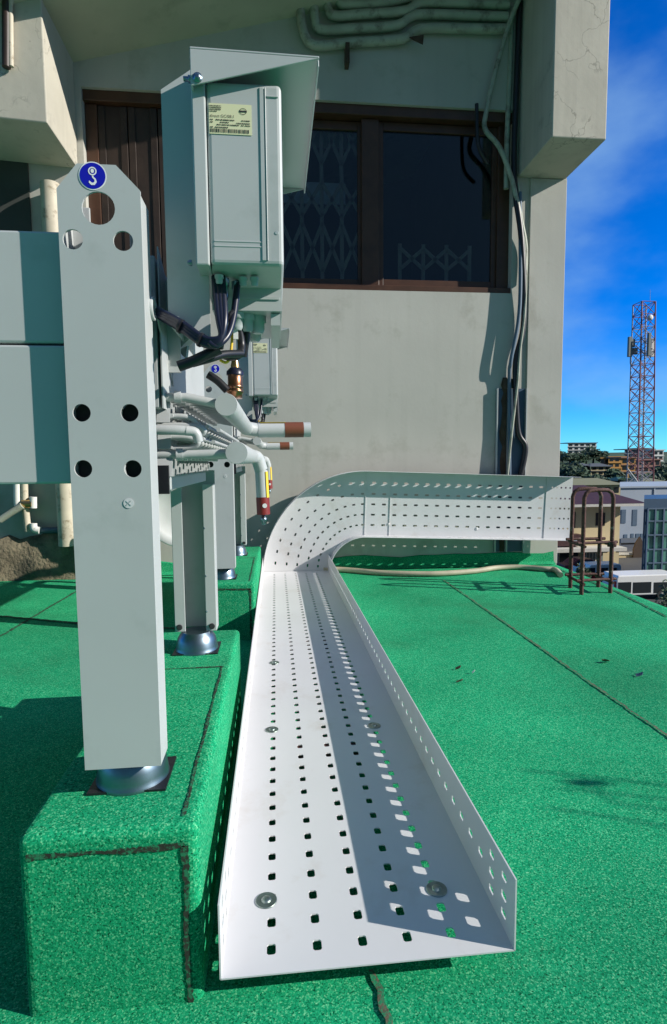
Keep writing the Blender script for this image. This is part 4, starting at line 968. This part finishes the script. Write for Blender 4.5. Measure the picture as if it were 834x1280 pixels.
# ------------------------------------------------------------------ trees
def crown(mb, c, rx, ry, rz_, n, ls, lobes=6, seed=0):
    rnd = random.Random(seed); c = Vector(c)
    L = [(Vector((rnd.uniform(-.55, .55) * rx, rnd.uniform(-.55, .55) * ry, rnd.uniform(-.5, .45) * rz_)), rnd.uniform(.4, .56)) for _ in range(lobes)]
    for i in range(n):
        lc, lr = L[i % lobes]
        d_ = Vector((rnd.gauss(0, 1), rnd.gauss(0, 1), rnd.gauss(0, 1))).normalized() * (rnd.random() ** .4) * lr
        p = c + lc + Vector((d_.x * rx, d_.y * ry, d_.z * rz_))
        u = Vector((rnd.gauss(0, 1), rnd.gauss(0, 1), rnd.gauss(0, .6))).normalized(); w = u.orthogonal().normalized(); s = ls * rnd.uniform(.6, 1.4)
        mb.add([p - u * s, p - w * s * .5, p + u * s, p + w * s * .5], [(0, 1, 2, 3)])
def tree(name, base, h, r, label, n=700, ls=.3, mt='foliage', seed=0, group=None, crown_frac=.62):
    t = thing(name, label, 'tree' if name != 'shrub' else 'shrub', base, group); base = Vector(base)
    tr = MB(); top = base + Vector((0, 0, h * .75)); tr.tube([base, base.lerp(top, .4) + Vector((r * .04, 0, 0)), top], [r * .09, r * .065, r * .02], 8)
    for k in range(4):
        a = k * 1.7 + seed; s = base.lerp(top, .45 + .1 * k); tr.tube([s, s + Vector((math.cos(a) * r * .5, math.sin(a) * r * .5, h * .18))], [r * .035, r * .012], 6)
    tr.build('trunk', M['trunk'], t)
    cb = MB(); crown(cb, base + Vector((0, 0, h * (1 - crown_frac / 2))), r, r, h * crown_frac / 2 * 1.1, n, ls, 7, seed); cb.build('crown', M[mt], t)
    return t
q = P(728, 700, 44); 
t = tree('shrub', (q.x, 44, STREET), P(728, 703, 44).z - STREET, .85, 'green conical shrub standing behind the left ladder rail', 900, .11, seed=3, crown_frac=.95)
q = P(834, 740, 36); tree('shrub', (q.x + .15, 36, STREET), P(834, 722, 36).z - STREET, 1.0, 'dark bush in front of the minibus at the right edge', 900, .1, seed=5, crown_frac=.9)
# hill
HT = [(d_, P(765, py_, d_).z) for d_, py_ in ((140, 622), (190, 614), (240, 603), (265, 600), (292, 592), (330, 581), (392, 572), (480, 566))]
HT = [(100, STREET)] + HT + [(700, HT[-1][1])]
def hz(x, y):
    z = HT[0][1]
    for (d0, z0), (d1_, z1) in zip(HT[:-1], HT[1:]):
        if d0 <= y <= d1_: z = z0 + (z1 - z0) * (y - d0) / (d1_ - d0)
    if y > HT[-1][0]: z = HT[-1][1]
    return z + .8 * math.sin(x * .05 + y * .02) * min(1, max(0, (y - 150) / 100))
m = MB(); nx, ny = 60, 40; vs = []
for j in range(ny + 1):
    for i in range(nx + 1):
        x = -300 + 1000 * i / nx; y = 100 + 600 * j / ny; vs.append((x, y, hz(x, y) - .02))
m.add(vs, [(j * (nx + 1) + i, j * (nx + 1) + i + 1, (j + 1) * (nx + 1) + i + 1, (j + 1) * (nx + 1) + i) for j in range(ny) for i in range(nx)], 0, True)
struct(m.build('hill', M['hill']))
# hill buildings
def block(name, label, x0, x1, yt, yb, d, wm, rm, storeys, bays, depth=10, roof='flat', winm='darkwin', cat='building', side=None):
    t = thing(name, label, cat, P((x0 + x1) / 2, yb, d))
    m = MB(); a_ = P(x0, yt, d); b_ = P(x1, yt, d); z0 = min(P(x0, yb, d).z, hz(a_.x, d)) - 3; zb2 = P((x0 + x1) / 2, yb, d).z
    z1 = (a_.z + b_.z) / 2; skewbox(m, a_.x, b_.x, d, depth, z0, z1); m.build('wall', M[wm], t)
    w = b_.x - a_.x; h = z1 - zb2; sh = h / storeys
    for r in range(storeys):
        for k in range(bays):
            cx_ = a_.x + w * (k + .5) / bays; ww = w / bays * .6; cz = zb2 + sh * (r + .52); hh_ = sh * .5
            MB().box(cx_ - ww / 2, cx_ + ww / 2, d - .08, d + .1, cz - hh_ / 2, cz + hh_ / 2).build('window', M[winm], t)
        if r: MB().box(a_.x - .25, b_.x + .25, d - .5, d - .02, zb2 + sh * r - .18, zb2 + sh * r + .12).build('ledge', M[rm], t)
    m = MB()
    if roof == 'flat': m.box(a_.x - .6, b_.x + .6, d - .7, d + depth + .6, z1 - .01, z1 + .5)
    else: m.add([(a_.x - 1, d - 1, z1), (b_.x + 1, d - 1, z1), (b_.x + 1, d + depth + 1, z1), (a_.x - 1, d + depth + 1, z1), (a_.x + w * .25, d + depth / 2, z1 + roof), (b_.x - w * .25, d + depth / 2, z1 + roof)], [(0, 1, 5, 4), (1, 2, 5), (2, 3, 4, 5), (3, 0, 4), (0, 1, 2, 3)])
    m.build('roof', M[rm], t)
    return t
block('hill_building', 'white modern block with dark flat roof on the hill top, left of the mast', 710, 746, 554, 572, 390, 'whitew', 'slate', 4, 5)
block('hill_house', 'pale cream three storey house with grey roof on the hillside', 739, 764, 583, 600, 260, 'cream2', 'slate', 3, 3, roof=1.5)
block('hill_building', 'dim cream block behind the pale three storey house', 727, 738, 582, 598, 262, 'pink', 'slate', 3, 2, roof=1.2)
block('hill_building', 'ochre yellow building with small windows on the hillside', 761, 783, 571.5, 592, 290, 'ochre', 'ochre', 3, 3)
block('hill_building', 'low ochre wing left of the ochre yellow building', 751, 761, 573, 588, 292, 'pink', 'ochre', 2, 2)
block('hill_building', 'brown pink block standing behind the foot of the lattice mast', 784, 826, 575, 600, 240, 'pink', 'pink', 3, 6)
block('hill_building', 'orange brown block left of the mast foot', 777, 795, 572.5, 598, 238, 'ochre', 'pink', 3, 2)
block('hill_building', 'dark blue glazed block with flat roof behind the mast', 781, 818, 562, 578, 330, 'bluew', 'slate', 3, 4)
block('hill_building', 'white tower block right of the mast', 817, 830, 563, 590, 300, 'whitew', 'whitew', 4, 2)
block('hill_house', 'white house with teal roof below the orange block', 776, 797, 601, 612, 190, 'whitew', 'teal', 2, 4, roof=1.2)
block('hill_house', 'wide low house with teal roof left of the white house', 758, 775, 602, 612, 195, 'bluegrey', 'teal', 2, 3, roof=1.3)
block('hill_house', 'low house with olive roof right behind the red roof', 712, 776, 606, 620, 140, 'cream2', 'olive', 1, 6, roof=1.6)
block('hill_house', 'low house with olive roof right of the mast foot', 806, 834, 603, 612, 170, 'whitew', 'olive', 1, 6, roof=1.2)
# trees on the hill
k = 0
tl = [(703, 571, 330, 9, 8), (712, 572, 320, 9, 8), (722, 570, 330, 8, 8), (704, 582, 270, 9, 8), (714, 580, 265, 10, 8), (724, 583, 258, 8, 7), (733, 562, 340, 11, 9), (742, 560, 345, 12, 10), (752, 565, 340, 10, 9),
      (706, 592, 220, 8, 7), (717, 590, 215, 9, 7), (727, 592, 212, 8, 7), (768, 588, 235, 7, 6), (776, 590, 230, 6, 5), (735, 600, 200, 6, 5), (800, 598, 205, 6, 5), (812, 602, 180, 6, 5), (822, 599, 190, 7, 6), (832, 592, 220, 9, 7), (833, 580, 260, 8, 7), (752, 601, 190, 5, 5), (770, 600, 200, 5, 5), (840, 598, 200, 8, 7), (700, 562, 360, 9, 8), (785, 600, 185, 5, 4)]
for (px, py, d, hh_, rr) in tl:
    top = P(px, py, d); k += 1; g = hz(top.x, d); h = max(hh_, top.z - g)
    where = 'on the hill crest' if d > 310 else ('half way up the hill' if d > 228 else 'at the foot of the hill')
    side = 'close to the building edge' if px < 720 else ('left of the lattice mast' if px < 785 else 'right of the lattice mast')
    tree('broadleaf_tree', (top.x, d, g), h, rr * .8, f'dark green round tree {where}, {side}', 420, 1.0, 'foliage2', k, 'trees on the hillside', crown_frac=min(.85, 10 / h * .8) if h > 12 else .8)

# ------------------------------------------------------------------ antenna mast
md = 120
Am = thing('antenna_mast', 'tall red and grey lattice telecom mast with antennas against the sky', 'antenna mast', P(800, 640, md))
bq = P(800, 608, md); tq = P(805, 379, md); zb0, zt0 = STREET, tq.z
def mc(z): s = (z - bq.z) / (tq.z - bq.z); return bq.x + (tq.x - bq.x) * max(0, s) * .9
def mw(z):
    s = max(0, min(1, (z - bq.z) / (tq.z - bq.z))); return (1.9 - .35 * s)
corners = [(-1, -1), (1, -1), (1, 1), (-1, 1)]
lev = [zb0 + (zt0 - zb0) * i / 17 for i in range(18)]
def cp(z, c): w = mw(z); return Vector((mc(z) + c[0] * w, md + c[1] * w, z))
for c in corners:
    MB().tube([cp(z, c) for z in lev], .15, 6).build('leg', M['mast_r'] if c[1] < 0 else M['mast_w'], Am)
secs = {}
for i in range(17):
    for k in range(4):
        a_, b_ = corners[k], corners[(k + 1) % 4]; tgt = secs.setdefault(i // 3, MB())
        tgt.tube([cp(lev[i], a_), cp(lev[i + 1], b_)], .075, 5); tgt.tube([cp(lev[i], b_), cp(lev[i + 1], a_)], .075, 5); tgt.tube([cp(lev[i + 1], a_), cp(lev[i + 1], b_)], .075, 5)
for q_, mb_ in secs.items(): mb_.build('lattice', M['mast_w'] if q_ % 2 == 0 else M['mast_r'], Am)
m = MB()
for s in (-.35, .35): m.tube([Vector((mc(z) + s, md, z)) for z in lev], .06, 5)
for i in range(80): z = zb0 + (zt0 - zb0) * i / 80; m.tube([(mc(z) - .35, md, z), (mc(z) + .35, md, z)], .035, 4)
m.build('ladder', M['mast_w'], Am)
def panel(px, y0, y1, dy, w, mt):
    a_, b_ = P(px, y0, md + dy), P(px, y1, md + dy); MB().box(a_.x - w, a_.x + w, md + dy - .3, md + dy + .3, b_.z, a_.z).build('antenna', M[mt], Am, .05)
panel(788, 421, 446, -1, .42, 'ant'); panel(791.5, 424, 434, 0, .35, 'ant'); panel(816, 423, 446, -.5, .42, 'antw'); panel(812, 416, 445, -2.2, .3, 'ant'); panel(793, 435, 443, 1, .7, 'ant')
for (x0_, x1_, yy, dy) in ((786, 797, 428, -1), (786, 797, 440, -1), (809, 817, 428, -.5), (809, 817, 441, -.5)):
    MB().tube([P(x0_, yy, md + dy), P(x1_, yy, md + dy)], .08, 5).build('boom', M['mast_w'], Am)
for px in (788, 813): MB().tube(smooth([P(px, 446, md), P(px, 455, md), P(px + 3, 458, md), P(px + 5, 450, md)], 5), .06, 5).build('feeder_cable', M['mast_w'], Am)
MB().tube([P(813, 380, md), P(813, 362, md)], .04, 5).build('lightning_rod', M['mast_w'], Am)
m = MB(); m.lathe(P(812.5, 397, md - 2), (0, -1, 0), [(.6, 0), (.6, .3), (.2, .4)], 16); m.build('dish', M['antw'], Am)
MB().tube([P(785, 586, 118), P(800, 606, 118)], .13, 6).build('stay', M['antw'], Am)

# ------------------------------------------------------------------ unseen wires added right of the frame to cast their shadow on the felt
t = thing('shadow_wires', 'thin unseen wires and dark lump added off the right roof edge for their shadow', 'wires', (1.8, .2, 0))
def up_sun(px, py, k): q = Q(px, py, .006); return q + SUN * k
ws_ = [((834, 980), (740, 969), (655, 962), .0035), ((834, 997), (770, 990), (700, 984), .003), ((834, 1010), (780, 1004), (745, 985), .003), ((834, 1030), (760, 1018), (690, 1008), .0035)]
for a_, b_, c_, w_ in ws_:
    A, B2, C2 = up_sun(*a_, 2.6), up_sun(*b_, 2.6), up_sun(*c_, 2.6); far = A + (A - B2).normalized() * 1.2
    MB().tube([far, A, B2, C2], w_, 6).build('wire', M['black'], t)
q = up_sun(738, 976, 2.6); MB().lathe(q - Vector((.05, 0, 0)), (1, -.1, .05), [(.004, 0), (.010, .02), (.016, .05), (.010, .085), (.004, .11)], 12).build('clamp', M['black'], t)  # unseen lump added to cast the dark spot in the wire shadow
